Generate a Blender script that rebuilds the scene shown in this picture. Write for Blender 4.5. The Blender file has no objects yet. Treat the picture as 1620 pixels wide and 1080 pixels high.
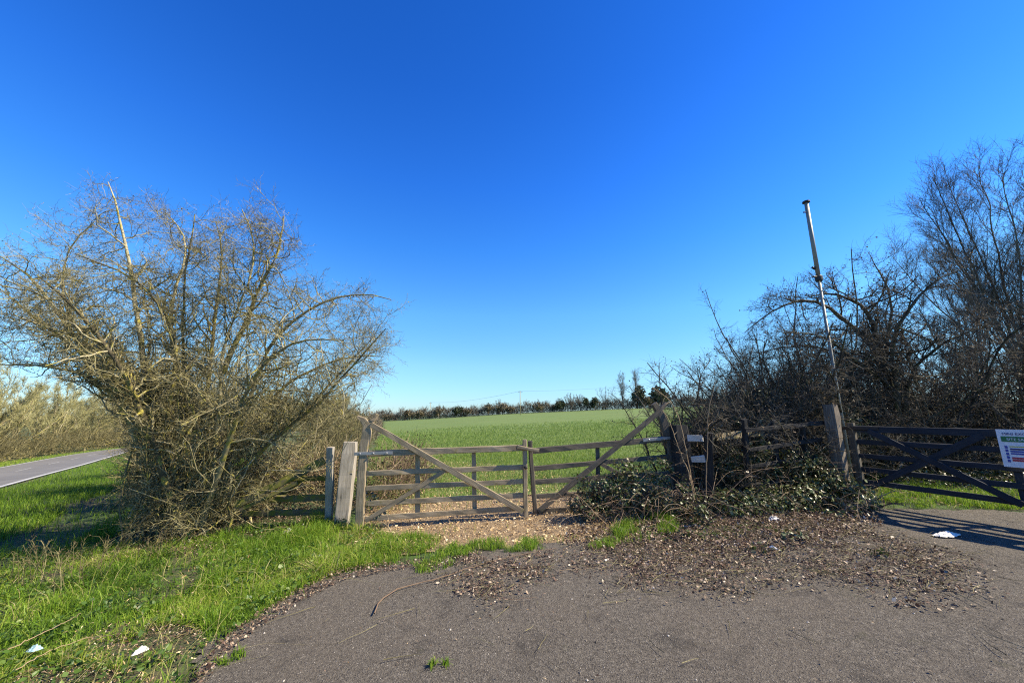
import bpy, math, random
import numpy as np
from mathutils import Vector
R = math.radians
scn = bpy.context.scene
COL = scn.collection

# ------------------------------------------------------------------ camera geometry (used to survey points of the place)
F = 590.0; PITCH = math.atan(115/590); CP, SP = math.cos(PITCH), math.sin(PITCH); EYE = 1.65

def ray(x, y):
    u = (x-810)/F; v = (540-y)/F
    return np.array([u, CP-v*SP, SP+v*CP])
def at(x, y, t):                       # surveyed point: pixel direction and distance
    return ray(x, y)*t + np.array([0, 0, EYE])

def h(x, y):                           # the lie of the land
    x = np.asarray(x, float); y = np.asarray(y, float)
    z = .045*160*np.tanh(x/160)
    z = z - .020*60*np.tanh(np.maximum(0, -x-6.5)/60)
    z = z + .0105*np.clip(y-40, 0, 215)
    return z
def hz(x, y): return float(h(x, y))
def gnd(x, y):                         # where a sight line meets the land
    d = ray(x, y); lo, hi = 0.5, 600.
    f = lambda t: EYE+d[2]*t-hz(d[0]*t, d[1]*t)
    for _ in range(60):
        m = .5*(lo+hi)
        if f(m) > 0: lo = m
        else: hi = m
    return np.array([d[0]*lo, d[1]*lo, hz(d[0]*lo, d[1]*lo)])

def proj(p):                           # the sight line back again: where a point of the place shows
    p = np.asarray(p, float); z = p[..., 2]-EYE; dep = np.maximum(p[..., 1]*CP+z*SP, .05); up_ = -p[..., 1]*SP+z*CP
    return 810+F*p[..., 0]/dep, 540-F*up_/dep
def vnoise(x, y, s, seed=0):
    x = np.asarray(x)*s; y = np.asarray(y)*s
    xi = np.floor(x).astype(np.int64); yi = np.floor(y).astype(np.int64)
    fx = x-xi; fy = y-yi; fx = fx*fx*(3-2*fx); fy = fy*fy*(3-2*fy)
    def hsh(a, b):
        n = (a*374761393+b*668265263+seed*1442695)&0x7fffffff
        n = ((n^(n>>13))*1274126177)&0x7fffffff
        return ((n^(n>>16))&0xffff)/65535.
    return (hsh(xi, yi)*(1-fx)+hsh(xi+1, yi)*fx)*(1-fy)+(hsh(xi, yi+1)*(1-fx)+hsh(xi+1, yi+1)*fx)*fy

def inside(px, py, poly):
    c = np.zeros(np.shape(px), bool); n = len(poly)
    for i in range(n):
        x1, y1 = poly[i][:2]; x2, y2 = poly[(i+1) % n][:2]
        if y1 == y2: continue
        k = ((y1 > py) != (y2 > py)) & (px < (x2-x1)*(py-y1)/(y2-y1)+x1)
        c ^= k
    return c

# ------------------------------------------------------------------ mesh accumulator
class MB:
    def __init__(s): s.v = []; s.f4 = []; s.f3 = []; s.r = []; s.uv = []; s.n = 0
    def add(s, V, f4=None, f3=None, rnd=None, uv=None):
        V = np.asarray(V, float).reshape(-1, 3)
        if f4 is not None and len(f4): s.f4.append(np.asarray(f4, np.int64).reshape(-1, 4)+s.n)
        if f3 is not None and len(f3): s.f3.append(np.asarray(f3, np.int64).reshape(-1, 3)+s.n)
        s.v.append(V); s.n += len(V)
        s.r.append(np.full(len(V), .5) if rnd is None else np.broadcast_to(np.asarray(rnd, float), (len(V),)))
        s.uv.append(np.zeros((len(V), 2)) if uv is None else np.asarray(uv, float))
    def build(s, name, mat, parent=None, smooth=False, loc=None):
        V = np.concatenate(s.v)
        if parent is not None: V = V-np.array(parent['_base'])
        elif loc is not None: V = V-np.array(loc)
        f4 = np.concatenate(s.f4) if s.f4 else np.zeros((0, 4), np.int64)
        f3 = np.concatenate(s.f3) if s.f3 else np.zeros((0, 3), np.int64)
        me = bpy.data.meshes.new(name)
        me.vertices.add(len(V)); me.vertices.foreach_set('co', V.astype(np.float32).ravel())
        li = np.concatenate([f4.ravel(), f3.ravel()]).astype(np.int32)
        me.loops.add(len(li)); me.loops.foreach_set('vertex_index', li)
        me.polygons.add(len(f4)+len(f3))
        st = np.concatenate([np.arange(len(f4))*4, len(f4)*4+np.arange(len(f3))*3]).astype(np.int32)
        me.polygons.foreach_set('loop_start', st)
        me.polygons.foreach_set('use_smooth', np.full(len(st), bool(smooth)))
        a = me.attributes.new('rnd', 'FLOAT', 'POINT'); a.data.foreach_set('value', np.concatenate(s.r).astype(np.float32))
        uvl = me.uv_layers.new(name='UVMap'); uvl.data.foreach_set('uv', np.concatenate(s.uv)[li].astype(np.float32).ravel())
        me.update(calc_edges=True); me.validate()
        o = bpy.data.objects.new(name, me); COL.objects.link(o)
        me.materials.append(mat)
        if parent is not None: o.parent = parent
        elif loc is not None: o.location = loc
        return o

def tag(o, label=None, cat=None, group=None, kind=None):
    if label: o['label'] = label
    if cat: o['category'] = cat
    if group: o['group'] = group
    if kind: o['kind'] = kind
    return o
def thing(name, label, cat, loc, group=None):
    o = bpy.data.objects.new(name, None); COL.objects.link(o)
    o.location = [float(q) for q in loc]; o['_base'] = [float(q) for q in loc]; o.empty_display_size = .2
    return tag(o, label, cat, group)
def sub(o, parent):                    # hang an already built part below another part of the same thing
    o.parent = parent; return o
def dup(root, loc, rz=0, sc=1, label=None):
    r = root.copy(); COL.objects.link(r); r.location = [float(q) for q in loc]; r.rotation_euler = (0, 0, rz); r.scale = (sc, sc, sc)
    if label: r['label'] = label
    for c0 in list(root.children):
        c = c0.copy(); COL.objects.link(c); c.parent = r
        for g0 in list(c0.children):
            g = g0.copy(); COL.objects.link(g); g.parent = c
    return r

# ------------------------------------------------------------------ materials
def nmat(name):
    m = bpy.data.materials.new(name); m.use_nodes = True
    return m, m.node_tree.nodes, m.node_tree.links, m.node_tree.nodes['Principled BSDF']
def ramp(N, cols, interp='LINEAR'):
    r = N.new('ShaderNodeValToRGB'); e = r.color_ramp.elements; r.color_ramp.interpolation = interp
    for i, (p, c) in enumerate(cols):
        if i < 2: e[i].position = p
        el = e[i] if i < 2 else e.new(p)
        el.color = (*c, 1)
    return r
def noise(N, L, scale, detail=4, rough=.6, vec=None, dist=0):
    n = N.new('ShaderNodeTexNoise'); n.inputs['Scale'].default_value = scale; n.inputs['Detail'].default_value = detail
    n.inputs['Roughness'].default_value = rough; n.inputs['Distortion'].default_value = dist
    if vec is not None: L.new(vec, n.inputs['Vector'])
    return n.outputs['Fac']
def math_(N, L, op, a, b=None):
    m = N.new('ShaderNodeMath'); m.operation = op
    for i, q in enumerate((a, b)):
        if q is None: continue
        if isinstance(q, (int, float)): m.inputs[i].default_value = q
        else: L.new(q, m.inputs[i])
    return m.outputs[0]
def mixc(N, L, fac, a, b, mode='MIX'):
    m = N.new('ShaderNodeMix'); m.data_type = 'RGBA'; m.blend_type = mode
    for i, q in ((0, fac), (6, a), (7, b)):
        if isinstance(q, (int, float)): m.inputs[i].default_value = q
        elif isinstance(q, tuple): m.inputs[i].default_value = (*q, 1)
        else: L.new(q, m.inputs[i])
    return m.outputs[2]
def mapr(N, L, v, a, b, c=0, d=1):
    m = N.new('ShaderNodeMapRange'); L.new(v, m.inputs[0])
    for i, q in enumerate((a, b, c, d)): m.inputs[i+1].default_value = q
    return m.outputs[0]
def bump(N, L, hgt, B, s=.5, d=.02):
    b = N.new('ShaderNodeBump'); b.inputs['Strength'].default_value = s; b.inputs['Distance'].default_value = d
    L.new(hgt, b.inputs['Height']); L.new(b.outputs[0], B.inputs['Normal'])
def objco(N): return N.new('ShaderNodeTexCoord').outputs['Object']
def geopos(N): return N.new('ShaderNodeNewGeometry').outputs['Position']
def attr(N):
    a = N.new('ShaderNodeAttribute'); a.attribute_name = 'rnd'; return a.outputs['Fac']

def bark(name, cols, patch=None, pscale=9):
    m, N, L, B = nmat(name)
    f = math_(N, L, 'ADD', math_(N, L, 'MULTIPLY', attr(N), .6), math_(N, L, 'MULTIPLY', noise(N, L, 14, 3, .6, objco(N)), .4))
    c = ramp(N, cols); L.new(f, c.inputs[0]); out = c.outputs[0]
    if patch:
        k = mapr(N, L, noise(N, L, pscale, 5, .65, objco(N)), .5, .62)
        out = mixc(N, L, k, out, patch)
    L.new(out, B.inputs['Base Color']); B.inputs['Roughness'].default_value = .85; B.inputs['Specular IOR Level'].default_value = .25
    return m
def leafm(name, cols, rough=.5, trans=.35, spec=.4):
    m, N, L, B = nmat(name)
    c = ramp(N, cols); L.new(attr(N), c.inputs[0])
    L.new(c.outputs[0], B.inputs['Base Color']); B.inputs['Roughness'].default_value = rough; B.inputs['Specular IOR Level'].default_value = spec
    if trans:
        t = N.new('ShaderNodeBsdfTranslucent'); L.new(c.outputs[0], t.inputs[0])
        mx = N.new('ShaderNodeMixShader'); mx.inputs[0].default_value = trans
        L.new(B.outputs[0], mx.inputs[1]); L.new(t.outputs[0], mx.inputs[2]); L.new(mx.outputs[0], N['Material Output'].inputs[0])
    return m
def wood(name, dark, mid, light, moss=None, mosslim=(.5, .65), rough=.85):
    m, N, L, B = nmat(name)
    uv = N.new('ShaderNodeUVMap').outputs[0]
    mp = N.new('ShaderNodeMapping'); mp.inputs['Scale'].default_value = (2.2, 45, 1); L.new(uv, mp.inputs[0])
    g = noise(N, L, 1.6, 6, .7, mp.outputs[0], .4)
    big = noise(N, L, 3, 4, .6, objco(N))
    f = math_(N, L, 'ADD', math_(N, L, 'MULTIPLY', g, .75), math_(N, L, 'MULTIPLY', big, .35))
    c = ramp(N, [(.36, dark), (.56, mid), (.72, light)]); L.new(f, c.inputs[0]); out = c.outputs[0]
    crack = mapr(N, L, g, .36, .30)
    out = mixc(N, L, math_(N, L, 'MULTIPLY', crack, .8), out, tuple(q*.25 for q in dark))
    if moss:
        k = mapr(N, L, noise(N, L, 7, 6, .7, objco(N)), *mosslim)
        out = mixc(N, L, k, out, moss)
    L.new(out, B.inputs['Base Color']); B.inputs['Roughness'].default_value = rough; B.inputs['Specular IOR Level'].default_value = .3
    bump(N, L, g, B, .6, .006)
    return m
def plain(name, col, rough=.6, metal=0, var=.25, scale=12):
    m, N, L, B = nmat(name)
    n = noise(N, L, scale, 5, .65, objco(N))
    L.new(mixc(N, L, n, tuple(q*(1-var) for q in col), tuple(min(1, q*(1+var)) for q in col)), B.inputs['Base Color'])
    B.inputs['Roughness'].default_value = rough; B.inputs['Metallic'].default_value = metal
    return m

M = {}
M['thorn'] = bark('thorn_bark', [(.15, (.07, .058, .034)), (.5, (.23, .20, .11)), (.85, (.46, .41, .27))], (.32, .28, .06), 7)
M['thorn_twig'] = bark('thorn_twig', [(.2, (.055, .047, .022)), (.5, (.18, .158, .07)), (.8, (.38, .34, .19))])
M['dark_bark'] = bark('dark_bark', [(.2, (.018, .016, .012)), (.55, (.06, .052, .04)), (.85, (.19, .17, .125))], (.09, .09, .04), 8)
M['dark_twig'] = bark('dark_twig', [(.2, (.02, .018, .014)), (.55, (.065, .057, .043)), (.9, (.24, .215, .165))])
M['ash_bark'] = bark('ash_bark', [(.2, (.035, .032, .028)), (.55, (.09, .08, .065)), (.85, (.2, .18, .14))])
M['ash_twig'] = bark('ash_twig', [(.2, (.045, .037, .032)), (.55, (.12, .097, .078)), (.9, (.25, .21, .17))])
M['wood_bark'] = bark('woodland_bark', [(.15, (.10, .08, .05)), (.5, (.30, .25, .14)), (.85, (.52, .46, .30))], (.28, .26, .07), 2)
M['wood_twig'] = bark('woodland_twig', [(.15, (.14, .128, .055)), (.5, (.29, .275, .11)), (.85, (.46, .43, .24))])
M['brown_twig'] = bark('undergrowth_twig', [(.15, (.055, .048, .024)), (.5, (.14, .122, .056)), (.85, (.29, .26, .13))])
M['far_twig'] = bark('distant_twig', [(.15, (.07, .06, .045)), (.5, (.16, .135, .10)), (.85, (.26, .22, .16))])
M['far_bark'] = bark('distant_bark', [(.15, (.05, .045, .04)), (.5, (.12, .10, .08)), (.85, (.2, .17, .14))])
M['cane'] = bark('cane', [(.15, (.16, .10, .06)), (.5, (.34, .25, .15)), (.85, (.52, .42, .28))])
M['red_cane'] = bark('red_cane', [(.15, (.08, .055, .038)), (.5, (.19, .13, .085)), (.85, (.38, .29, .19))])
M['buds'] = leafm('bud_leaf', [(0, (.10, .085, .025)), (.5, (.22, .20, .05)), (1, (.34, .29, .12))], .8, .2, .1)
M['deadleaf'] = leafm('clinging_dead_leaf', [(0, (.03, .022, .015)), (.6, (.095, .068, .043)), (1, (.24, .17, .10))], .7, .2, .2)
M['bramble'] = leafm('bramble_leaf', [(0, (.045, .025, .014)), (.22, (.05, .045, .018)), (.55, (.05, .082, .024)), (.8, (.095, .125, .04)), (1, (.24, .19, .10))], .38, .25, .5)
M['bramble_pale'] = leafm('sunlit_bramble_leaf', [(0, (.06, .035, .018)), (.15, (.05, .06, .02)), (.5, (.075, .115, .034)), (.8, (.15, .185, .065)), (1, (.30, .26, .14))], .36, .28, .5)  # second bramble leaf, sunlight put into its paler greens
M['evergreen'] = leafm('ivy_leaf', [(0, (.018, .032, .011)), (.6, (.05, .078, .025)), (1, (.13, .15, .055))], .33, .15, .55)
M['hedgeleaf'] = leafm('hedge_leaf', [(0, (.055, .05, .022)), (.4, (.13, .115, .048)), (.75, (.13, .145, .045)), (1, (.30, .26, .13))], .6, .3, .2)
M['fargreen'] = leafm('distant_leaf', [(0, (.018, .026, .012)), (.6, (.05, .06, .028)), (1, (.10, .10, .05))], .7, .15, .2)
M['farbrown'] = leafm('distant_brown_leaf', [(0, (.06, .05, .034)), (.5, (.13, .112, .068)), (1, (.24, .20, .13))], .8, .2, .1)
M['fardark'] = leafm('distant_dark_leaf', [(0, (.026, .034, .020)), (.6, (.055, .068, .034)), (1, (.11, .12, .06))], .7, .1, .2)  # crown colour lightened in place of haze over the distance
M['olive'] = leafm('olive_leaf', [(0, (.07, .065, .02)), (.5, (.19, .165, .05)), (1, (.33, .27, .11))], .7, .3, .1)
M['rust'] = leafm('rust_leaf', [(0, (.12, .06, .03)), (1, (.38, .20, .11))], .8, .2, .1)
M['grass'] = leafm('grass_blade', [(0, (.045, .10, .012)), (.35, (.13, .245, .02)), (.72, (.25, .37, .036)), (.9, (.34, .37, .07)), (1, (.52, .43, .22))], .5, .42, .3)
M['crop'] = leafm('crop_blade', [(0, (.09, .16, .03)), (.6, (.19, .28, .058)), (.92, (.28, .34, .085)), (1, (.40, .37, .17))], .55, .35, .25)
M['litter'] = leafm('dead_leaf_litter', [(0, (.035, .021, .014)), (.4, (.115, .070, .048)), (.72, (.24, .16, .11)), (.92, (.42, .33, .23)), (1, (.68, .60, .48))], .6, .15, .3)
M['chips'] = leafm('straw_chip', [(0, (.17, .10, .045)), (.35, (.46, .31, .155)), (.75, (.70, .53, .30)), (1, (.85, .72, .48))], .7, .15, .2)
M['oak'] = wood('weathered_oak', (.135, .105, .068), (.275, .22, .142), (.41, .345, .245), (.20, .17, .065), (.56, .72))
M['oak_dark'] = wood('shaded_oak', (.05, .042, .034), (.10, .086, .066), (.18, .155, .12), (.08, .085, .03), (.6, .75))  # the oak again, with the bramble shade put into its colour
M['post'] = wood('grey_post', (.19, .17, .14), (.31, .28, .235), (.44, .40, .34), (.27, .23, .12), (.6, .75))
M['postd'] = wood('old_gatepost', (.055, .045, .036), (.14, .115, .09), (.29, .245, .19), (.30, .27, .14), (.6, .75))  # darkened all over so the side away from the sun reads as shade
M['mossy'] = wood('mossy_rail', (.05, .04, .025), (.12, .10, .06), (.20, .17, .11), (.15, .15, .025), (.42, .58))
M['navy'] = wood('backlit_painted_wood', (.012, .014, .018), (.025, .029, .038), (.05, .055, .066), None)  # dark paint whose tone also holds the shade of the backlit front
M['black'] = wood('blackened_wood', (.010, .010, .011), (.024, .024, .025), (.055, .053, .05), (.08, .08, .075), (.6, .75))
M['pale'] = wood('sunlit_board', (.34, .32, .29), (.5, .48, .45), (.66, .64, .61), None)  # weathered grey whitened to hold the sunlight on these rail fronts
M['tan'] = wood('tan_stake', (.22, .17, .10), (.36, .29, .18), (.5, .42, .27), (.27, .26, .06), (.5, .66))
M['iron'] = plain('old_galvanised_iron', (.34, .34, .34), .5, .6, .3)
M['rustiron'] = plain('dark_iron', (.04, .037, .035), .6, .4, .4)
M['polepaint'] = plain('pole_paint', (.22, .225, .20), .55, .1, .25, 5)
M['plastic'] = plain('white_plastic', (.62, .61, .58), .4, 0, .22, 30)
M['blueplastic'] = plain('pale_blue_plastic', (.35, .52, .55), .4, 0, .2)
M['signwhite'] = plain('sign_white', (.72, .75, .82), .35, 0, .04)
M['signgreen'] = plain('sign_green', (.01, .16, .07), .4, 0, .05)
M['signnavy'] = plain('sign_navy', (.02, .03, .16), .4, 0, .05)
M['signblue'] = plain('sign_blue', (.03, .06, .33), .4, 0, .05)
M['signred'] = plain('sign_red', (.38, .03, .07), .4, 0, .05)
M['signyellow'] = plain('sign_yellow', (.55, .50, .16), .4, 0, .05)
M['paint'] = plain('road_paint', (.5, .5, .47), .7, 0, .15, 3)
M['oldpaint'] = plain('worn_road_paint', (.33, .325, .30), .8, 0, .35, 2)
M['wire'] = plain('wire', (.03, .03, .03), .6)

def ground_mat():
    m, N, L, B = nmat('rough_ground'); p = geopos(N)
    n1 = noise(N, L, .55, 6, .65, p); n2 = noise(N, L, 9, 6, .7, p); n3 = noise(N, L, 60, 4, .7, p)
    soil = ramp(N, [(.3, (.035, .024, .016)), (.6, (.10, .072, .045)), (.8, (.20, .15, .10))]); L.new(n3, soil.inputs[0])
    gr = ramp(N, [(.3, (.022, .05, .010)), (.55, (.06, .115, .02)), (.8, (.13, .18, .04))]); L.new(n2, gr.inputs[0])
    k = mapr(N, L, math_(N, L, 'ADD', math_(N, L, 'MULTIPLY', n1, .6), math_(N, L, 'MULTIPLY', n2, .4)), .40, .54)
    L.new(mixc(N, L, k, soil.outputs[0], gr.outputs[0]), B.inputs['Base Color']); B.inputs['Roughness'].default_value = .95
    bump(N, L, math_(N, L, 'ADD', n2, n3), B, .8, .04); return m
def tarmac_mat():
    m, N, L, B = nmat('worn_tarmac'); p = geopos(N)
    fine = noise(N, L, 120, 3, .75, p); med = noise(N, L, 30, 5, .75, p); big = noise(N, L, .8, 5, .6, p); b2 = noise(N, L, 2.6, 7, .7, p, .6)
    f = math_(N, L, 'ADD', math_(N, L, 'MULTIPLY', fine, .55), math_(N, L, 'MULTIPLY', med, .45))
    c = ramp(N, [(.32, (.024, .022, .019)), (.45, (.094, .083, .070)), (.55, (.185, .166, .138)), (.70, (.42, .385, .33))]); L.new(f, c.inputs[0])
    out = mixc(N, L, mapr(N, L, big, .36, .62, 0, .4), c.outputs[0], (.18, .15, .116))
    out = mixc(N, L, mapr(N, L, b2, .53, .68, 0, .6), out, (.042, .038, .034))
    out = mixc(N, L, mapr(N, L, noise(N, L, 1.9, 7, .75, p, 1.0), .60, .70, 0, .55), out, (.07, .075, .03))
    vo = N.new('ShaderNodeTexVoronoi'); vo.inputs['Scale'].default_value = 62; L.new(p, vo.inputs['Vector'])
    sep = N.new('ShaderNodeSeparateColor'); L.new(vo.outputs['Color'], sep.inputs[0])
    st = math_(N, L, 'MULTIPLY', mapr(N, L, vo.outputs['Distance'], .42, .30, 0, 1), mapr(N, L, sep.outputs[0], .55, .75, 0, 1))
    stc = ramp(N, [(0, (.05, .045, .04)), (.5, (.17, .155, .13)), (1, (.36, .33, .28))]); L.new(sep.outputs[1], stc.inputs[0])
    out = mixc(N, L, math_(N, L, 'MULTIPLY', st, .75), out, stc.outputs[0])
    L.new(out, B.inputs['Base Color']); B.inputs['Roughness'].default_value = .88; B.inputs['Specular IOR Level'].default_value = .3
    bump(N, L, math_(N, L, 'ADD', math_(N, L, 'ADD', fine, math_(N, L, 'MULTIPLY', med, 1.6)), math_(N, L, 'MULTIPLY', st, .5)), B, 1.0, .02); return m
def road_mat():
    m, N, L, B = nmat('road_asphalt'); p = geopos(N)
    f = math_(N, L, 'ADD', math_(N, L, 'MULTIPLY', noise(N, L, 40, 4, .7, p), .5), math_(N, L, 'MULTIPLY', noise(N, L, .5, 4, .6, p), .5))
    c = ramp(N, [(.3, (.105, .10, .09)), (.7, (.20, .19, .17))]); L.new(f, c.inputs[0])
    L.new(c.outputs[0], B.inputs['Base Color']); B.inputs['Roughness'].default_value = .75; return m
def field_mat():
    m, N, L, B = nmat('crop_field'); p = geopos(N)
    mp = N.new('ShaderNodeMapping'); mp.inputs['Rotation'].default_value = (0, 0, R(-14)); mp.inputs['Scale'].default_value = (.12, 1.6, 1); L.new(p, mp.inputs[0])
    rows = noise(N, L, 1.3, 5, .7, mp.outputs[0]); fine = noise(N, L, 7, 6, .75, p); big = noise(N, L, .045, 4, .6, p)
    f = math_(N, L, 'ADD', math_(N, L, 'MULTIPLY', rows, .5), math_(N, L, 'MULTIPLY', fine, .5))
    c = ramp(N, [(.34, (.05, .088, .02)), (.5, (.115, .17, .04)), (.66, (.20, .25, .07))]); L.new(f, c.inputs[0])
    out = mixc(N, L, mapr(N, L, big, .4, .65, 0, .45), c.outputs[0], (.15, .18, .055))
    L.new(out, B.inputs['Base Color']); B.inputs['Roughness'].default_value = .85; B.inputs['Specular IOR Level'].default_value = .2
    bump(N, L, f, B, 1.0, .08); return m
def chip_mat():
    m, N, L, B = nmat('straw_bed'); p = geopos(N)
    n = noise(N, L, 45, 6, .75, p); c = ramp(N, [(.3, (.08, .05, .028)), (.52, (.26, .185, .105)), (.75, (.52, .40, .24))]); L.new(n, c.inputs[0])
    L.new(c.outputs[0], B.inputs['Base Color']); B.inputs['Roughness'].default_value = .95; bump(N, L, n, B, 1, .03); return m
def mud_mat():
    m, N, L, B = nmat('leaf_mould'); p = geopos(N)
    n = noise(N, L, 55, 6, .75, p); c = ramp(N, [(.3, (.026, .02, .014)), (.55, (.075, .056, .038)), (.8, (.2, .155, .11))]); L.new(n, c.inputs[0])
    L.new(c.outputs[0], B.inputs['Base Color']); B.inputs['Roughness'].default_value = .95; bump(N, L, n, B, 1, .03); return m

# ------------------------------------------------------------------ branches
def nrm(a): return a/np.maximum(np.linalg.norm(a, axis=-1, keepdims=True), 1e-9)
def grow(rg, st, d, ln, r0, r1, nseg, gnarl, trop):
    n = len(st); P = [st]; d = nrm(d); trop = np.asarray(trop, float)
    for i in range(nseg):
        d = nrm(d+gnarl*rg.normal(size=(n, 3))+trop)
        P.append(P[-1]+d*(ln/nseg)[:, None])
    P = np.stack(P, 1); k = np.linspace(0, 1, nseg+1)[None]
    return P, r0[:, None]*(1-k)+r1[:, None]*k
def tube(mb, P, rad, k=3, rnd=None, rg=None):
    n, m = P.shape[:2]
    if n == 0: return
    T = np.gradient(P, axis=1); T = nrm(T)
    ref = np.where(np.abs(T[..., 2:3]) > .9, np.array([1., 0, 0]), np.array([0, 0, 1.]))
    a = nrm(np.cross(T, ref)); b = np.cross(T, a)
    th = np.arange(k)*2*np.pi/k
    V = P[:, :, None]+rad[:, :, None, None]*(np.cos(th)[:, None]*a[:, :, None]+np.sin(th)[:, None]*b[:, :, None])
    i = (np.arange(n)[:, None, None]*m+np.arange(m-1)[None, :, None])*k; j = np.arange(k)[None, None]; j2 = (j+1) % k
    f = np.stack([i+j, i+j2, i+k+j2, i+k+j], -1)
    r = np.random.RandomState(n+m).rand(n) if rnd is None else rnd
    mb.add(V, f, rnd=np.repeat(r, m*k))
def spawn(rg, P, rad, n, t0, t1, ang, asd, lmin, lmax, rf=.6, lens=None, apical=.5):
    N, m = P.shape[:2]
    t = t0+(t1-t0)*(np.arange(n)[None]+rg.rand(N, n))/n
    x = t*(m-1); i = np.minimum(x.astype(int), m-2); f = (x-i)[..., None]; row = np.arange(N)[:, None]
    pos = P[row, i]*(1-f)+P[row, i+1]*f; d = nrm(P[row, i+1]-P[row, i])
    rr = rad[row, i]*(1-f[..., 0])+rad[row, i+1]*f[..., 0]
    q = nrm(np.cross(d, nrm(rg.normal(size=d.shape))))
    al = R(ang)+R(asd)*rg.normal(size=t.shape)
    dd = np.cos(al)[..., None]*d+np.sin(al)[..., None]*q
    ln = (lmin+(lmax-lmin)*rg.rand(N, n))*(1-apical*t)
    return pos.reshape(-1, 3), dd.reshape(-1, 3), ln.ravel(), (rr*rf).ravel()
def poly_resample(pts, m):
    pts = np.asarray(pts, float); s = np.r_[0, np.cumsum(np.linalg.norm(np.diff(pts, axis=0), axis=1))]
    q = np.linspace(0, s[-1], m)
    P = np.stack([np.interp(q, s, pts[:, i]) for i in range(3)], 1)
    for _ in range(2): P[1:-1] = .25*P[:-2]+.5*P[1:-1]+.25*P[2:]
    return P
def above(pos, dd, ln, rr, keep=None):
    tip = pos+dd*ln[:, None]
    k = tip[:, 2] > h(tip[:, 0], tip[:, 1])+.02
    if keep is not None: k &= keep(tip) & keep(pos+dd*ln[:, None]*.5) & keep(pos)
    return pos[k], dd[k], ln[k], rr[k]

LEAF = np.array([[0, 0, 0], [-.34, .33, .09], [0, .36, 0], [.34, .33, .09], [-.27, .68, .06], [0, .7, -.02], [.27, .68, .06], [0, 1, -.1]])
LEAF3 = np.array([[0, 1, 2], [0, 2, 3], [4, 5, 7], [5, 6, 7]]); LEAF4 = np.array([[1, 4, 5, 2], [2, 5, 6, 3]])
CARD = np.array([[0, 0, 0], [-.32, .5, .10], [0, 1, 0], [.32, .5, .10]]); CARD3 = np.array([[0, 2, 1], [0, 3, 2]])
def place(mb, tmpl, f3, f4, pos, nor, size, rg, rnd=None, aspect=None):
    n = len(pos)
    if n == 0: return
    nor = nrm(nor); u = nrm(np.cross(nor, nrm(rg.normal(size=(n, 3))))); w = np.cross(nor, u)
    T = np.broadcast_to(tmpl, (n,)+tmpl.shape).copy()
    if aspect is not None: T[..., 0] *= aspect[:, None]
    T[..., 2] *= (rg.rand(n)*2.4-.7)[:, None]
    T = T*size[:, None, None]
    V = pos[:, None]+T[..., :1]*u[:, None]+T[..., 1:2]*w[:, None]+T[..., 2:3]*nor[:, None]
    k = len(tmpl); o = np.arange(n)[:, None, None]*k
    r = rg.rand(n) if rnd is None else rnd
    mb.add(V, (o+f4[None]) if f4 is not None else None, o+f3[None], rnd=np.repeat(r, k))

# ------------------------------------------------------------------ timber
def beam(mb, pts, w, t, face, ch=.006, rg=None, jit=.002, seg=None):
    """board along pts: w across (in the plane normal to `face`), t thick along `face`; chamfered edges, slightly uneven"""
    pts = np.asarray(pts, float); rg = rg or np.random.RandomState(int(abs(pts.sum()*1000)) % 99999)
    if seg is None: seg = max(2, int(np.linalg.norm(pts[-1]-pts[0])/.18)+1) if len(pts) == 2 else len(pts)
    P = pts if len(pts) > 2 else pts[0]+(pts[1]-pts[0])*np.linspace(0, 1, seg)[:, None]
    m = len(P); T = nrm(np.gradient(P, axis=0)); f = nrm(np.asarray(face, float))
    S = nrm(np.cross(np.broadcast_to(f, T.shape), T)); Fv = nrm(np.cross(T, S))
    w = np.broadcast_to(np.asarray(w, float), (m,)); t = np.broadcast_to(np.asarray(t, float), (m,))
    c = ch
    sec = lambda a, b: np.array([[-a+c, -b], [a-c, -b], [a, -b+c], [a, b-c], [a-c, b], [-a+c, b], [-a, b-c], [-a, -b+c]])
    V = []; U = []; ln = np.r_[0, np.cumsum(np.linalg.norm(np.diff(P, axis=0), axis=1))]; o1, o2 = rg.rand(2)*9
    per = np.array([0, 1, 1.12, 1.6, 1.72, 2.72, 2.84, 3.3])*.1
    for i in range(m):
        s = sec(w[i]/2, t[i]/2)+rg.normal(size=(8, 2))*jit
        V.append(P[i]+s[:, :1]*S[i]+s[:, 1:]*Fv[i]); U.append(np.stack([np.full(8, ln[i]+o1), per+o2], 1))
    V = np.concatenate(V); U = np.concatenate(U)
    q = []
    for i in range(m-1):
        for j in range(8):
            a = i*8+j; b = i*8+(j+1) % 8; q.append((a, b, b+8, a+8))
    e = (m-1)*8
    for o, rev in ((0, True), (e, False)):
        for a, b, c_, d in ((0, 1, 2, 3), (0, 3, 4, 7), (4, 5, 6, 7)):
            k = [o+a, o+b, o+c_, o+d]; q.append(k[::-1] if rev else k)
    mb.add(V, np.array(q), rnd=rg.rand(), uv=U)
def board(name, pts, w, t, face, mat, parent, **k):
    mb = MB(); beam(mb, pts, w, t, face, **k); return mb.build(name, mat, parent)
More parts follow.
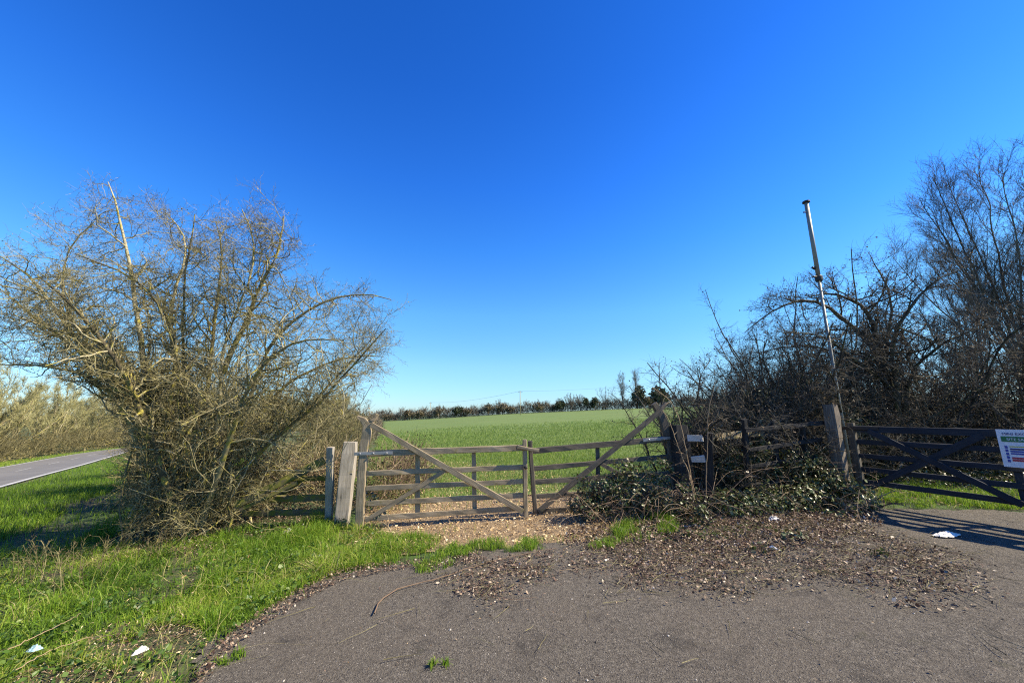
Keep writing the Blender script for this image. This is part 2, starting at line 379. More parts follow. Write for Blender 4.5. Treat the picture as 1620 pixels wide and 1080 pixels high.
def lathe(mb, base, axis, prof, k=14):
    axis = nrm(np.asarray(axis, float)); base = np.asarray(base, float)
    a = nrm(np.cross(axis, [1, .3, 0])); b = np.cross(axis, a); th = np.arange(k)*2*np.pi/k
    V = np.concatenate([base+axis*z+r*(np.cos(th)[:, None]*a+np.sin(th)[:, None]*b) for r, z in prof])
    q = [(i*k+j, i*k+(j+1) % k, (i+1)*k+(j+1) % k, (i+1)*k+j) for i in range(len(prof)-1) for j in range(k)]
    n = len(V); V = np.concatenate([V, [base+axis*prof[0][1]], [base+axis*prof[-1][1]]])
    t = [(n, (j+1) % k, j) for j in range(k)]+[(n+1, n-k+j, n-k+(j+1) % k) for j in range(k)]
    mb.add(V, q, t)

def onplane(x, y, P, n):
    d = ray(x, y); o = np.array([0, 0, EYE]); return o+d*(np.dot(np.asarray(P)-o, n)/np.dot(d, n))
def px3(lst): return np.array([at(*q) for q in lst])

# ================================================================== SETTING
def sheet(name, mat, xs, ys, zoff, keep=None, kind='structure', wob=0):
    X, Y = np.meshgrid(xs, ys, indexing='ij'); Z = h(X, Y)+zoff
    if wob: Z = Z+wob*(vnoise(X, Y, 3, 5)-.5+.5*(vnoise(X, Y, 9, 6)-.5))
    V = np.stack([X, Y, Z], -1).reshape(-1, 3); ny = len(ys)
    i = np.arange(len(xs)-1)[:, None]*ny+np.arange(ny-1)[None]
    f = np.stack([i, i+ny, i+ny+1, i+1], -1).reshape(-1, 4)
    if keep is not None:
        c = V[f].mean(1); f = f[keep(c[:, 0], c[:, 1])]
    mb = MB(); mb.add(V, f); o = mb.build(name, mat, smooth=True); o['kind'] = kind; return o
def spread(a, b, n, p=3):
    k = np.linspace(-1, 1, n); s = np.sign(k)*np.abs(k)**p; return np.where(s < 0, -s*a, s*b)
sheet('ground', ground_mat(), spread(-3000, 3000, 181, 4), np.r_[spread(-400, 0, 61, 3)[:30], np.linspace(0, 60, 121)[:-1], 60+(np.linspace(0, 1, 61)**3)*3500], -.03)

apron_px = [(235, 1200), (300, 1078), (345, 1012), (400, 975), (470, 930), (540, 898), (620, 890), (690, 880), (780, 866), (880, 856), (1000, 852), (1150, 848), (1290, 820), (1380, 803), (1500, 803), (1640, 812)]
AP = [tuple(gnd(*q)[:2]) for q in apron_px]
AP = AP+[(9.5, 5.4), (16, 3), (18, -8), (-6, -8), (-2.6, 1.2)]
def in_apron(x, y, amp=.22):
    nx = x+amp*(vnoise(x, y, 2.2, 1)-.5)+amp*.6*(vnoise(x, y, 7, 2)-.5); ny = y+amp*(vnoise(x, y, 2.2, 3)-.5)+amp*.6*(vnoise(x, y, 7, 4)-.5)
    return inside(nx, ny, AP)
sheet('tarmac_layby', tarmac_mat(), np.arange(-6, 18, .06), np.arange(-2, 7.5, .06), -.012, in_apron)

CH = [tuple(gnd(*q)[:2]) for q in [(560, 862), (640, 874), (760, 862), (870, 862), (1010, 850), (1010, 800), (960, 770), (850, 738), (700, 728), (600, 735), (585, 790)]]
def in_chip(x, y):
    nx = x+.35*(vnoise(x, y, 1.6, 11)-.5); ny = y+.35*(vnoise(x, y, 1.9, 12)-.5); return inside(nx, ny, CH)
sheet('straw_bed', chip_mat(), np.arange(-3.5, 3, .06), np.arange(4.5, 11, .06), -.016, in_chip)

def in_field(x, y):
    w = .6*(vnoise(x, y, .9, 21)-.5)
    return (y > 8.0+w+.10*np.abs(x)) & (x > -2.9-.335*(y-7)+w) & (x < 3.0+.78*(y-7)) & (y < 214)
sheet('crop_field', field_mat(), np.r_[np.linspace(-80, -12, 40)[:-1], np.arange(-12, 14, .35), np.linspace(14, 170, 60)], np.r_[np.arange(7, 24, .3), np.linspace(24, 70, 50)[1:], np.linspace(70, 216, 50)[1:]], .0, in_field)

FT = [tuple(gnd(*q)[:2]) for q in [(1000, 832), (1060, 816), (1180, 814), (1300, 810), (1372, 812), (1340, 842), (1240, 862), (1100, 858), (1020, 850)]]
# leaf mould under the fallen leaves on the layby
LM = [tuple(gnd(*q)[:2]) for q in [(760, 880), (880, 862), (1010, 848), (1110, 846), (1200, 820), (1290, 800), (1380, 830), (1400, 850), (1480, 890), (1560, 930), (1500, 968), (1400, 962), (1290, 925), (1200, 930), (1060, 945), (960, 905), (860, 905), (760, 950), (700, 930)]]
def lm_d(x, y, amp=.5):
    nx = x+amp*(vnoise(x, y, 1.4, 31)-.5)+.3*(vnoise(x, y, 5, 32)-.5); ny = y+amp*(vnoise(x, y, 1.4, 33)-.5)+.3*(vnoise(x, y, 5, 34)-.5)
    return inside(nx, ny, LM)
sheet('leaf_mould_patch', mud_mat(), np.arange(-1.6, 6.4, .05), np.arange(3, 7.5, .05), -.006, lambda x, y: inside(x, y, FT) & (.45*vnoise(x, y, 2.2, 37)+vnoise(x, y, 4.5, 35)*.35+vnoise(x, y, 13, 36)*.2 > .5))

# country road beyond the verge
near = np.array([gnd(*q)[:2] for q in [(0, 772), (67, 753), (133, 735.5), (178, 722)]])
d0 = nrm(near[3]-near[0]); ctr = [near[0]-d0*60, near[0]-d0*20]+list(near)
nn = np.array([-d0[1], d0[0]])      # towards the far side
W = 5.4
c0 = [p+nn*W/2 for p in ctr]; end = c0[-1]; ang = math.atan2(d0[1], d0[0])
c0.append(end+d0*9); p = c0[-1].copy(); a = ang
for i in range(16):
    a -= R(4.2); p = p+np.array([math.cos(a), math.sin(a)])*3.2; c0.append(p.copy())
for i in range(2): p = p+np.array([math.cos(a), math.sin(a)])*8; c0.append(p.copy())
c0 = np.array(c0); s_ = np.r_[0, np.cumsum(np.linalg.norm(np.diff(c0, axis=0), axis=1))]
q_ = np.arange(0, s_[-1], .8); RC = np.stack([np.interp(q_, s_, c0[:, i]) for i in (0, 1)], 1)
for _ in range(12): RC[1:-1] = .25*RC[:-2]+.5*RC[1:-1]+.25*RC[2:]
RT = nrm(np.gradient(RC, axis=0)); RN = np.stack([-RT[:, 1], RT[:, 0]], 1)
def strip(name, mat, o1, o2, zoff, i0=0, i1=None, parent=None):
    c = RC[i0:i1]; n = RN[i0:i1]; V = []
    for o in (o1, o2):
        p = c+n*o; V.append(np.c_[p, h(p[:, 0], p[:, 1])+zoff])
    V = np.stack(V, 1).reshape(-1, 3); m = len(c); i = np.arange(m-1)*2
    mb = MB(); mb.add(V, np.stack([i, i+1, i+3, i+2], 1)[:, ::-1])
    o = mb.build(name, mat, smooth=True)
    return o
road = strip('road', road_mat(), -W/2, W/2, .02); road['kind'] = 'structure'
for nm, a_, b_ in (('edge_line', -W/2+.05, -W/2+.22), ('edge_line', W/2-.22, W/2-.05)):
    sub(strip(nm, M['paint'], a_, b_, .028), road)
for i in range(2, len(RC)-6, 9): sub(strip('centre_dash', M['oldpaint'], -.06, .06, .028, i, i+5), road)

# ================================================================== SKY, SUN, CAMERA
SUN_EL, SUN_AZ = R(43), R(-6)          # azimuth measured from +X towards +Y
sv = Vector((math.cos(SUN_EL)*math.cos(SUN_AZ), math.cos(SUN_EL)*math.sin(SUN_AZ), math.sin(SUN_EL)))
w = bpy.data.worlds.new('World'); scn.world = w; w.use_nodes = True; N = w.node_tree.nodes; L = w.node_tree.links
sky = N.new('ShaderNodeTexSky'); sky.sky_type = 'NISHITA'; sky.sun_disc = False; sky.sun_elevation = SUN_EL
sky.sun_rotation = math.pi/2-SUN_AZ; sky.altitude = 300; sky.air_density = 1.0; sky.dust_density = .25; sky.ozone_density = 3.0
hs = N.new('ShaderNodeHueSaturation'); hs.inputs['Saturation'].default_value = 1.18
L.new(sky.outputs[0], hs.inputs['Color'])
tc = N.new('ShaderNodeTexCoord'); sx = N.new('ShaderNodeSeparateXYZ'); L.new(tc.outputs['Generated'], sx.inputs[0])
tint = ramp(N, [(z_, tuple(q/1.5*1.2 for q in c_)) for z_, c_ in [(0, (.50, .70, 1.0)), (.05, (.55, .76, 1.0)), (.124, (.70, .91, .99)), (.257, (.66, 1.04, 1.2)), (.413, (.40, .92, 1.42)), (.547, (.28, .79, 1.46)), (.701, (.20, .66, 1.32)), (.85, (.165, .59, 1.2))]])
L.new(sx.outputs[2], tint.inputs[0]); blue = mixc(N, L, 1.0, hs.outputs[0], tint.outputs[0], 'MULTIPLY')
L.new(blue, N['Background'].inputs[0]); N['Background'].inputs[1].default_value = .118
ld = bpy.data.lights.new('sun', 'SUN'); ld.energy = 5.0; ld.angle = R(.53); ld.color = (1, .87, .64)
so = bpy.data.objects.new('sun', ld); COL.objects.link(so); so.rotation_euler = sv.to_track_quat('Z', 'Y').to_euler(); so.location = (30, 0, 40)
cd = bpy.data.cameras.new('camera'); cam = bpy.data.objects.new('camera', cd); COL.objects.link(cam); scn.camera = cam
cd.sensor_width = 36; cd.lens = 36*F/1620; cd.clip_end = 8000; cd.clip_start = .05
cam.location = (0, 0, EYE); cam.rotation_euler = (R(90)+PITCH, 0, 0)
scn.cycles.use_denoising = False; scn.cycles.filter_width = 1.15; scn.cycles.use_adaptive_sampling = False; scn.cycles.max_bounces = 6; scn.cycles.sample_clamp_indirect = 6
scn.view_settings.view_transform = 'Standard'; scn.view_settings.look = 'None'; scn.view_settings.exposure = 1.07

#@@PART2
# ================================================================== GATES AND POSTS
def rect_px(x, y, t): return at(x, y, t)
def gate_leaf(name, label, P, d, mat, px, strap=True):
    """px: dict of pixel outlines surveyed on the plane through P along d"""
    n = np.array([-d[1], d[0], 0.]);  n = n if n[1] > 0 else -n     # away from the viewer
    q = lambda x, y, off=0.: onplane(x, y, P, n)+n*off
    base = q(*px['heel'][0]); base[2] = hz(base[0], base[1])
    g = thing(name, label, 'gate', base)
    # hanging stile with a bent head
    pts = poly_resample([q(*c) for c in px['heel']], 16)
    st_ = board('hanging_stile', pts, np.interp(np.linspace(0, 1, 16), *px['heelw']), .085, n, mat, g, ch=.012, jit=.003)
    if 'horn' in px: sub(board('stile_horn', poly_resample([q(*c) for c in px['horn']], 7), np.linspace(.085, .05, 7), .075, n, mat, g, ch=.012, jit=.004), st_)
    a, b = px['slam']; board('closing_stile', [q(*a), q(*b)], .07, .085, n, mat, g, ch=.01, jit=.003)
    for i, (a, b) in enumerate(px['rails']):
        board('top_rail' if i == 0 else 'rail', [q(*a, -.0), q(*b, -.0)], .095 if i == 0 else .078, .05 if i == 0 else .026, n, mat, g, ch=.005, jit=.0025)
    for a, b in px['up']: board('upright', [q(*a, .035), q(*b, .035)], .072, .026, n, mat, g, ch=.004)
    for i, (a, b) in enumerate(px['brace']): board('brace', [q(*a, -.043 if i == 0 else -.020), q(*b, -.040 if i == 0 else -.020)], .085 if i == 0 else .066, .03 if i == 0 else .012, n, mat, g, ch=.004)
    if strap:
        a, b = px['strap']; mb = MB(); beam(mb, [q(*a, -.056), q(*b, -.036)], .05, .012, n, ch=.002, jit=.0005)
        for k in (.15, .5, .85):
            p = q(*a)*(1-k)+q(*b)*k-n*.05; lathe(mb, p, -n, [(.016, 0), (.016, .012), (.008, .018)], 8)
        sub(mb.build('strap_hinge', M['iron'], g), st_)
    return g, q, n
dL = np.array([.994, .06, 0]); dL /= np.linalg.norm(dL)
PL = gnd(568, 835)
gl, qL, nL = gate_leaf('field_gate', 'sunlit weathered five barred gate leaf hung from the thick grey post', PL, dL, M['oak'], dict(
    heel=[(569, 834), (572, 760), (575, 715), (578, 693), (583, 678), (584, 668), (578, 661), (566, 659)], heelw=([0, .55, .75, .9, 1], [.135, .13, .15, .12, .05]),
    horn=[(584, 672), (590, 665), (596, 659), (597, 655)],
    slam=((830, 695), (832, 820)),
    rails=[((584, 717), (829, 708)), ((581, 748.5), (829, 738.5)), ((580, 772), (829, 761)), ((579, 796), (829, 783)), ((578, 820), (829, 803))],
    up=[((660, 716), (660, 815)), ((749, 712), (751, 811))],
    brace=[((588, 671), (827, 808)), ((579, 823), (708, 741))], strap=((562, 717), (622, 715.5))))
mb = MB(); beam(mb, [qL(818, 706, -.06), qL(852, 712, -.06)], .05, .04, nL, ch=.008, jit=.003); mb.build('latch_bar', M['oak'], gl)
mb = MB(); lathe(mb, qL(831, 738, -.05), -nL, [(.03, 0), (.03, .03), (.01, .04)], 8); mb.build('latch_bolt', M['rustiron'], gl)
dR = np.array([.9972, .075, 0]); dR /= np.linalg.norm(dR)
PR = gnd(846, 813)
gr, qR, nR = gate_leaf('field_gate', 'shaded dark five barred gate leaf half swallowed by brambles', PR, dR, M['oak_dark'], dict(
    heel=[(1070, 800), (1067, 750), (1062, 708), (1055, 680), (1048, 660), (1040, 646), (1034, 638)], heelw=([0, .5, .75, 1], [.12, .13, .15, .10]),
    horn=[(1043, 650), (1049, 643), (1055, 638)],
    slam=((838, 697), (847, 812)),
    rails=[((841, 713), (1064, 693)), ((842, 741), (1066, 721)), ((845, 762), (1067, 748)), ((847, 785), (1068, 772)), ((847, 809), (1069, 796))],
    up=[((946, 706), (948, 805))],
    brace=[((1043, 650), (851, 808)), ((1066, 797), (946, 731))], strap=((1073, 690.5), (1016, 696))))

def square_post(name, label, base, ht, w, rz, mat, lean=(0, 0), cat='post', cap=True, t=None, group=None, jit=.004):
    base = np.array([base[0], base[1], hz(base[0], base[1])])
    g = thing(name, label, cat, base, group); mb = MB()
    f = np.array([math.sin(rz), -math.cos(rz), 0])
    top = base+np.array([lean[0], lean[1], ht]); P = np.linspace(base-[0, 0, .3], top, 10)
    ww = np.full(10, w); ww[-1] = w*.9
    beam(mb, P, ww, (t or w)*ww/w, f, ch=.014 if w > .1 else .006, jit=jit); mb.build('shaft', mat, g)
    return g, top
p_, top = square_post('gate_post', 'thick square grey timber post with a bright sunlit side by the tall clipped weeds', gnd(540, 828), 1.31, .225, R(14), M['post'], (.045, .0))
mb = MB(); s = p_['_base']
for zz in (.81,): beam(mb, [np.array(s)+[-.125, -.125, zz], np.array(s)+[.15, -.085, zz-.015]], .012, .006, [0, -1, .2], ch=.001, jit=.0005)
mb.build('wire_band', M['rustiron'], p_)
p_, _ = square_post('gate_post', 'dark shaded hanging post behind the bent stile of the overgrown gate', at(1087, 800, 6.25), 1.33, .24, R(5), M['black'], (-.02, .02))
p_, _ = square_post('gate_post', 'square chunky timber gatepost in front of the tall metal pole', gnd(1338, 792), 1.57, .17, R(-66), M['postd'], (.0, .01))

# right hand gate, hung on the last post and running towards the viewer
HB = gnd(1366, 790); dG = np.array([.359, -.933, 0]); nG = np.array([.933, .359, 0])
qG = lambda x, y, off=0.: onplane(x, y, HB, nG)+nG*off
g3 = thing('field_gate', 'navy stained gate, backlit shade put into its colour, with crossed braces carrying a white notice sign', 'gate', HB)
def ext(a, b, L):                       # carry a rail on beyond the frame to its full length
    a = np.array(a); b = np.array(b); u = (b-a)/np.linalg.norm(b-a); k = np.dot(u, dG); return [a, a+u*(L/k)]
GL = 3.25
tl = lambda z: HB+dG*.0+np.array([0, 0, z])
def grail(z, off=0., s0=0., s1=GL): return [HB+dG*s0+[0, 0, z]+nG*off, HB+dG*s1+[0, 0, z]+nG*off]
zt = qG(1350, 678)[2]-HB[2]
board('hanging_stile', [HB+[0, 0, .10], HB+[0, 0, zt+.10]], .10, .085, nG, M['oak_dark'], g3, ch=.012, jit=.004)
board('closing_stile', [HB+dG*GL+[0, 0, .14], HB+dG*GL+[0, 0, zt+.12]], .08, .08, nG, M['navy'], g3, ch=.01)
zs = [zt]+[qG(*c)[2]-HB[2] for c in ((1366, 699), (1368, 721), (1370, 742), (1386, 764))]
for i, z in enumerate(zs): board('top_rail' if i == 0 else 'rail', grail(z), .10 if i == 0 else .075, .06 if i == 0 else .028, nG, M['navy'], g3, ch=.005)
for a, b, o_ in (((1376, 771), (1556, 688), -.03), ((1376, 681), (1622, 798), -.055)): board('brace', [qG(*a, o_), qG(*b, o_)], .085, .024, nG, M['navy'], g3, ch=.004)
e1 = qG(1622, 798); s1 = np.dot(e1-HB, dG); z1 = e1[2]-HB[2]
board('brace', [HB+dG*(s1+.02)+[0, 0, z1]-nG*.03, HB+dG*(GL-.05)+[0, 0, zt-.03]-nG*.03], .085, .024, nG, M['navy'], g3, ch=.004)
board('upright', [HB+dG*(s1)+[0, 0, zs[4]]+nG*.03, HB+dG*(s1)+[0, 0, zt]+nG*.03], .075, .026, nG, M['navy'], g3, ch=.004)
mb = MB(); beam(mb, [qG(1334, 677, -.045), qG(1392, 677.5, -.037)], .055, .01, nG, ch=.002, jit=.0004); mb.build('strap_hinge', M['rustiron'], g3)

# site notice on that gate
A0 = qG(1579, 678.5, -.075); A1 = qG(1592, 737, -.075); sh = A0[2]-A1[2]; sw = .72
sg = thing('notice_sign', 'white site notice board with green, blue and red bands fixed to the navy gate', 'sign', A0)
vd = -np.array([0, 0, 1.])+ (A1-A0)*np.array([1, 1, 0])/sh*.35; vd = vd/np.linalg.norm(vd)
def panel(name, u0, u1, v0, v1, off, mat, parent, th=.003):
    c0 = A0+dG*u0+vd*((v0+v1)/2); c1 = A0+dG*u1+vd*((v0+v1)/2)
    mb = MB(); beam(mb, [c0-nG*off, c1-nG*off], v1-v0, th, nG, ch=.0008, jit=0, seg=2); return mb.build(name, mat, parent)
bd = panel('board', 0, sw, 0, sh, 0, M['signwhite'], sg, .006)
sub(panel('band', .03, sw-.03, sh*.185, sh*.33, .0055, M['signgreen'], sg), bd)
sub(panel('band', .085, sw-.03, sh*.44, sh*.47, .0055, M['signyellow'], sg), bd)
for k in (.50, .56, .62): sub(panel('band', .085, sw-.03, sh*k, sh*(k+.042), .0055, M['signnavy' if k < .52 else 'signblue'], sg), bd)
for k in (.73, .79): sub(panel('band', .085, sw-.03, sh*k, sh*(k+.05), .0055, M['signred'], sg), bd)
for k in (.47, .56, .65, .74, .83): sub(panel('pictogram', .045, .068, sh*(k-.03), sh*(k+.04), .0055, M['signblue'], sg), bd)
def text(body, u, v, size, mat, parent, name='lettering'):
    c = bpy.data.curves.new(name, 'FONT'); c.body = body; c.size = size; c.extrude = .0006; c.offset = 0
    tmp = bpy.data.objects.new('lettering_curve', c); COL.objects.link(tmp); dg = bpy.context.evaluated_depsgraph_get(); dg.update()
    me = bpy.data.meshes.new_from_object(tmp.evaluated_get(dg)); bpy.data.objects.remove(tmp); me.materials.clear(); me.materials.append(mat)
    o = bpy.data.objects.new(name, me); COL.objects.link(o); o.parent = parent
    from mathutils import Matrix
    X = Vector(dG); Y = Vector(-vd); Z = X.cross(Y); Y = Z.cross(X)
    m = Matrix((X, Y, Z)).transposed().to_4x4(); m.translation = Vector(dG*u+vd*v-nG*.0085); o.matrix_local = m; return o
text('MINI EXCAV', .045, sh*.15, .046, M['signnavy'], bd)
text('SITE SAFETY', .075, sh*.295, .044, M['signwhite'], bd)

# rails between the dark post and the fence
def fence(name, label, posts, rails, mat, pmat, n, tops=None, cat='fence'):
    base = posts[0][0]; b0 = np.array([base[0], base[1], hz(base[0], base[1])])
    g = thing(name, label, cat, b0)
    for a, b, w_ in posts: board('fence_upright', [a, b], w_, w_*.8, n, pmat, g, ch=.008, jit=.003)
    for a, b, w_ in rails: board('rail', [a, b], w_, .035, n, mat, g, ch=.005, jit=.004)
    return g
n0 = np.array([.45, .89, 0])
tq = lambda x, y, t: at(x, y, t)
fence('stub_fence', 'short white rails, sunlight put into their colour, fixed beside the dark hanging post', [(gnd(1121, 806)-[0, 0, .1], tq(1121, 684, 6.05), .13)],
      [(tq(1088, 693, 6.12), tq(1112, 693, 5.98), .10), (tq(1094, 726, 6.10), tq(1115, 725, 5.98), .095)], M['pale'], M['black'], n0)
fence('plank_fence', 'pinkish bleached rails threaded through dead bramble stems', [(tq(1207, 800, 7.1), tq(1203, 663, 7.1), .10)],
      [(tq(1122, 692, 6.5), tq(1206, 683, 7.05), .12), (tq(1124, 741, 6.5), tq(1206, 728, 7.05), .10)], M['tan'], M['tan'], np.array([-.2, 1, 0]))
nF = np.array([-.33, .94, 0])
fence('rail_fence', 'blackened old rail fence with pale rail tops sinking into brambles', [
    (tq(1186, 800, 6.2), tq(1177, 663, 6.2), .075), (tq(1234, 790, 6.35), tq(1223, 664, 6.35), .075), (tq(1279, 785, 6.5), tq(1269, 671, 6.5), .085)],
    [(tq(1179, 681, 6.16), tq(1306, 668, 6.5), .06), (tq(1182, 712, 6.16), tq(1304, 694, 6.5), .06), (tq(1185, 738, 6.16), tq(1304, 719, 6.5), .055), (tq(1188, 769, 6.16), tq(1300, 750, 6.5), .06)], M['black'], M['black'], nF)
tp = np.array([tq(1180, 679.5, 6.15), tq(1305, 666.5, 6.5)])
square_post('fence_stake', 'weathered round-topped yellowish stake poking from the ivy bank', at(1258, 720, 7.9), 1.44, .10, R(20), M['tan'])
for k, (x, t) in enumerate(((1192, 8.2),)): square_post('fence_stake', 'dark thin stake close behind the blackened rail fence', at(x, 720, t), 1.35, .09, R(10), M['black'])

# fallen mossy gate / fence by the hawthorn
nM = np.array([.06, -1, 0])
mg = thing('collapsed_fence', 'collapsed mossy rail fence with a slanting broken rail under the hawthorn', 'fence', gnd(520, 815))
for nm, a, b, w_, th in (('slanting_rail', (372, 800, 6.6), (514, 727, 6.95), .12, .04), ('slanting_rail', (380, 806, 6.55), (470, 763, 6.75), .06, .03), ('rail', (455, 757, 7.1), (518, 756, 7.1), .08, .03), ('rail', (410, 789, 7.0), (527, 787, 7.0), .10, .035), ('rail', (385, 812, 6.95), (525, 809, 7.0), .09, .035), ('fence_upright', (520, 822, 6.92), (523, 707, 6.92), .115, .07), ('prop', (440, 785, 7.15), (480, 757, 7.15), .07, .03)):
    board(nm, [at(a[0], a[1], a[2]*.9), at(b[0], b[1], b[2]*.9)], w_, th, nM, M['post'] if nm == 'fence_upright' else M['mossy'], mg, ch=.008, jit=.006)

# tall metal pole
pb = at(1330, 650, 6.95); pb = np.array([pb[0], pb[1], hz(pb[0], pb[1])])
pl = thing('metal_pole', 'tall pale metal pole with a wider upper half and flat cap', 'pole', pb)
mb = MB(); lathe(mb, pb-[0, 0, .2], [0, 0, 1], [(.028, 0), (.026, 4.3)]); mb.build('lower_tube', M['polepaint'], pl, smooth=True)
mb = MB(); lathe(mb, pb+[0, 0, 4.02], [0, 0, 1], [(.038, 0), (.037, 1.66)]); ut = mb.build('upper_tube', M['polepaint'], pl, smooth=True)
mb = MB(); lathe(mb, pb+[0, 0, 3.97], [0, 0, 1], [(.052, 0), (.066, .03), (.066, .10), (.052, .12)]); mb.build('collar', M['rustiron'], pl); mb = MB(); lathe(mb, pb+[-.07, -.02, 4.06], [-1, 0, 0], [(.02, -.03), (.02, .05), (.012, .06)], 8); mb.build('bracket', M['rustiron'], pl); mb = MB(); lathe(mb, pb+[-.06, 0, 4.25], [-1, -.3, .2], [(.03, -.03), (.022, .05)], 8); mb.build('knob', M['rustiron'], pl)
mb = MB(); lathe(mb, pb+[0, 0, 5.68], [0, 0, 1], [(.045, 0), (.068, .012), (.068, .04), (.04, .055)]); sub(mb.build('cap', M['rustiron'], pl), ut)
mb = MB(); lathe(mb, pb+[-.05, -.02, 5.46], [-1, 0, .1], [(.012, 0), (.012, .04), (.02, .05)], 8); sub(mb.build('peg', M['rustiron'], pl), ut)

# ================================================================== HAWTHORN BUSH (big, near)
GAP = [(-900, 615), (60, 604), (130, 622), (185, 668), (206, 715), (185, 770), (160, 850), (-900, 905)]   # the bushes are open underneath on the road side
def hawthorn():
    rg = np.random.RandomState(4)
    base = gnd(290, 838)
    g = thing('hawthorn_bush', 'huge sprawling leafless hawthorn with lichened stems beside the road verge', 'bush', base)
    L = [ # pixel polylines with distance
     [(262, 835, 6.2), (240, 760, 6.2), (212, 680, 6.1), (185, 625, 6.0), (140, 590, 5.9), (80, 574, 5.7), (10, 573, 5.5)],
     [(255, 835, 6.3), (230, 720, 6.3), (200, 650, 6.3), (150, 585, 6.3), (95, 500, 6.3), (40, 425, 6.4), (-10, 398, 6.4)],
     [(280, 835, 6.4), (245, 700, 6.5), (228, 600, 6.5), (212, 470, 6.6), (205, 400, 6.6), (192, 335, 6.6), (172, 290, 6.6)],
     [(290, 835, 6.1), (262, 680, 6.0), (280, 530, 5.9), (240, 455, 5.8), (175, 420, 5.7), (120, 405, 5.6)],
     [(330, 830, 6.3), (345, 700, 6.3), (352, 590, 6.3), (365, 510, 6.3), (392, 450, 6.3), (412, 405, 6.3), (414, 365, 6.3), (388, 325, 6.3)],
     [(352, 590, 6.4), (400, 490, 6.5), (432, 420, 6.5), (440, 350, 6.5)],
     [(345, 825, 6.4), (390, 730, 6.4), (455, 670, 6.4), (520, 615, 6.3), (575, 552, 6.2), (606, 518, 6.1)],
     [(350, 825, 6.6), (420, 700, 6.8), (490, 640, 6.9), (545, 580, 7.0), (590, 530, 7.0)],
     [(330, 820, 6.5), (395, 640, 6.7), (430, 540, 6.8), (490, 490, 6.8), (560, 468, 6.7), (615, 480, 6.6)],
     [(300, 830, 6.2), (300, 690, 6.2), (292, 540, 6.3), (298, 420, 6.4), (312, 345, 6.4)],
     [(280, 830, 6.3), (290, 640, 6.7), (260, 500, 7.0), (300, 380, 7.2), (255, 330, 7.3)],
     [(270, 830, 6.5), (228, 710, 6.8), (178, 600, 7.0), (90, 480, 7.2), (100, 390, 7.2), (150, 350, 7.2)],
     [(320, 830, 6.0), (360, 680, 5.8), (400, 570, 5.6), (470, 520, 5.5), (530, 530, 5.5)],
     [(310, 830, 6.6), (330, 600, 7.0), (340, 480, 7.2), (350, 400, 7.3), (335, 350, 7.3)],
     [(260, 830, 6.6), (222, 690, 6.9), (175, 595, 7.2), (90, 535, 7.5), (30, 490, 7.6), (-20, 445, 7.6)],
     [(285, 830, 6.0), (240, 690, 5.6), (190, 575, 5.3), (120, 480, 5.2), (60, 440, 5.2)],
     [(222, 690, 6.1), (190, 620, 5.8), (130, 560, 5.6), (70, 520, 5.5), (5, 500, 5.4)],
     [(300, 830, 6.6), (380, 690, 7.2), (450, 600, 7.5), (540, 560, 7.6), (600, 560, 7.5)],
    ]
    m = 18; P = []; rad = []
    for i, l in enumerate(L):
        p = poly_resample(px3(l), m); p[1:] += np.cumsum(rg.normal(size=(m-1, 3)), 0)*.012; P.append(p)
        r0 = .062 if i < 3 else rg.uniform(.028, .052); rad.append(r0*.95*(1-np.linspace(0, 1, m))**.8+.007)
    P = np.stack(P); rad = np.stack(rad)
    mb = MB(); tube(mb, P, rad, 7); mb.build('trunk', M['thorn'], g, smooth=True)
    up = lambda n: np.zeros((n, 3))+[0, 0, .05]
    def lim(tip):                       # the bush is open underneath on the road side
        x, y = proj(tip); return (tip[:, 2] < 6.2) & (x < 652) & ~inside(x, y, [(476, 335), (515, 440), (590, 438), (680, 478), (900, 490), (900, 100), (476, 100)]) & (y > 250+45*vnoise(x, y*0, .02, 7)*(np.abs(x-175) > 45)) & ~inside(x, y, GAP)
    # limbs
    A = [above(*spawn(rg, P, rad, 20, .2, .98, 62, 24, .6, 1.7, .55), lim)]
    A.append(above(*spawn(rg, P, rad, 13, .45, 1., 72, 24, .5, 1.5, .5), lim))
    # suckers from the base
    n = 170; b = base+np.c_[rg.normal(size=n)*.42-.05, rg.normal(size=n)*.38, np.zeros(n)]; b[:, 2] = h(b[:, 0], b[:, 1])
    dd = np.c_[rg.normal(size=n)*.24+.05, rg.normal(size=n)*.3, np.ones(n)]; ln = rg.uniform(1.2, 4.2, n); k = lim(b+nrm(dd)*ln[:, None]) & lim(b+nrm(dd)*ln[:, None]*.6); A.append((b[k], dd[k], ln[k], rg.uniform(.008, .020, n)[k]))
    # low sprays at the foot
    n = 130; b = base+np.c_[rg.normal(size=n)*.4-.05, rg.normal(size=n)*.35, rg.uniform(.05, .7, n)]; th = rg.rand(n)*6.28
    A.append((b, np.c_[np.cos(th), np.sin(th)*.8, rg.normal(size=n)*.3+.12], rg.uniform(.35, .95, n), rg.uniform(.005, .010, n)))
    st, dd, ln, rr = [np.concatenate(q) for q in zip(*A)]
    rr = np.clip(rr, .0055, .024)
    P1, R1 = grow(rg, st, dd, ln, rr, rr*.25+.0015, 8, .29, up(len(st))*.5)
    ok = ~inside(*proj(P1), GAP).any(1); P1 = P1[ok]; R1 = R1[ok]
    mb = MB(); tube(mb, P1, R1, 5); mb.build('limbs', M['thorn'], g, smooth=True)['kind'] = 'stuff'
    a = above(*spawn(rg, P1, R1, 9, .1, .99, 55, 22, .25, .85, .55), lim); rr = np.clip(a[3], .0025, .006)
    P2, R2 = grow(rg, a[0], a[1], a[2], rr, rr*.4, 6, .26, [0, 0, .05])
    mb = MB(); tube(mb, P2, R2, 3); mb.build('branches', M['thorn_twig'], g)['kind'] = 'stuff'
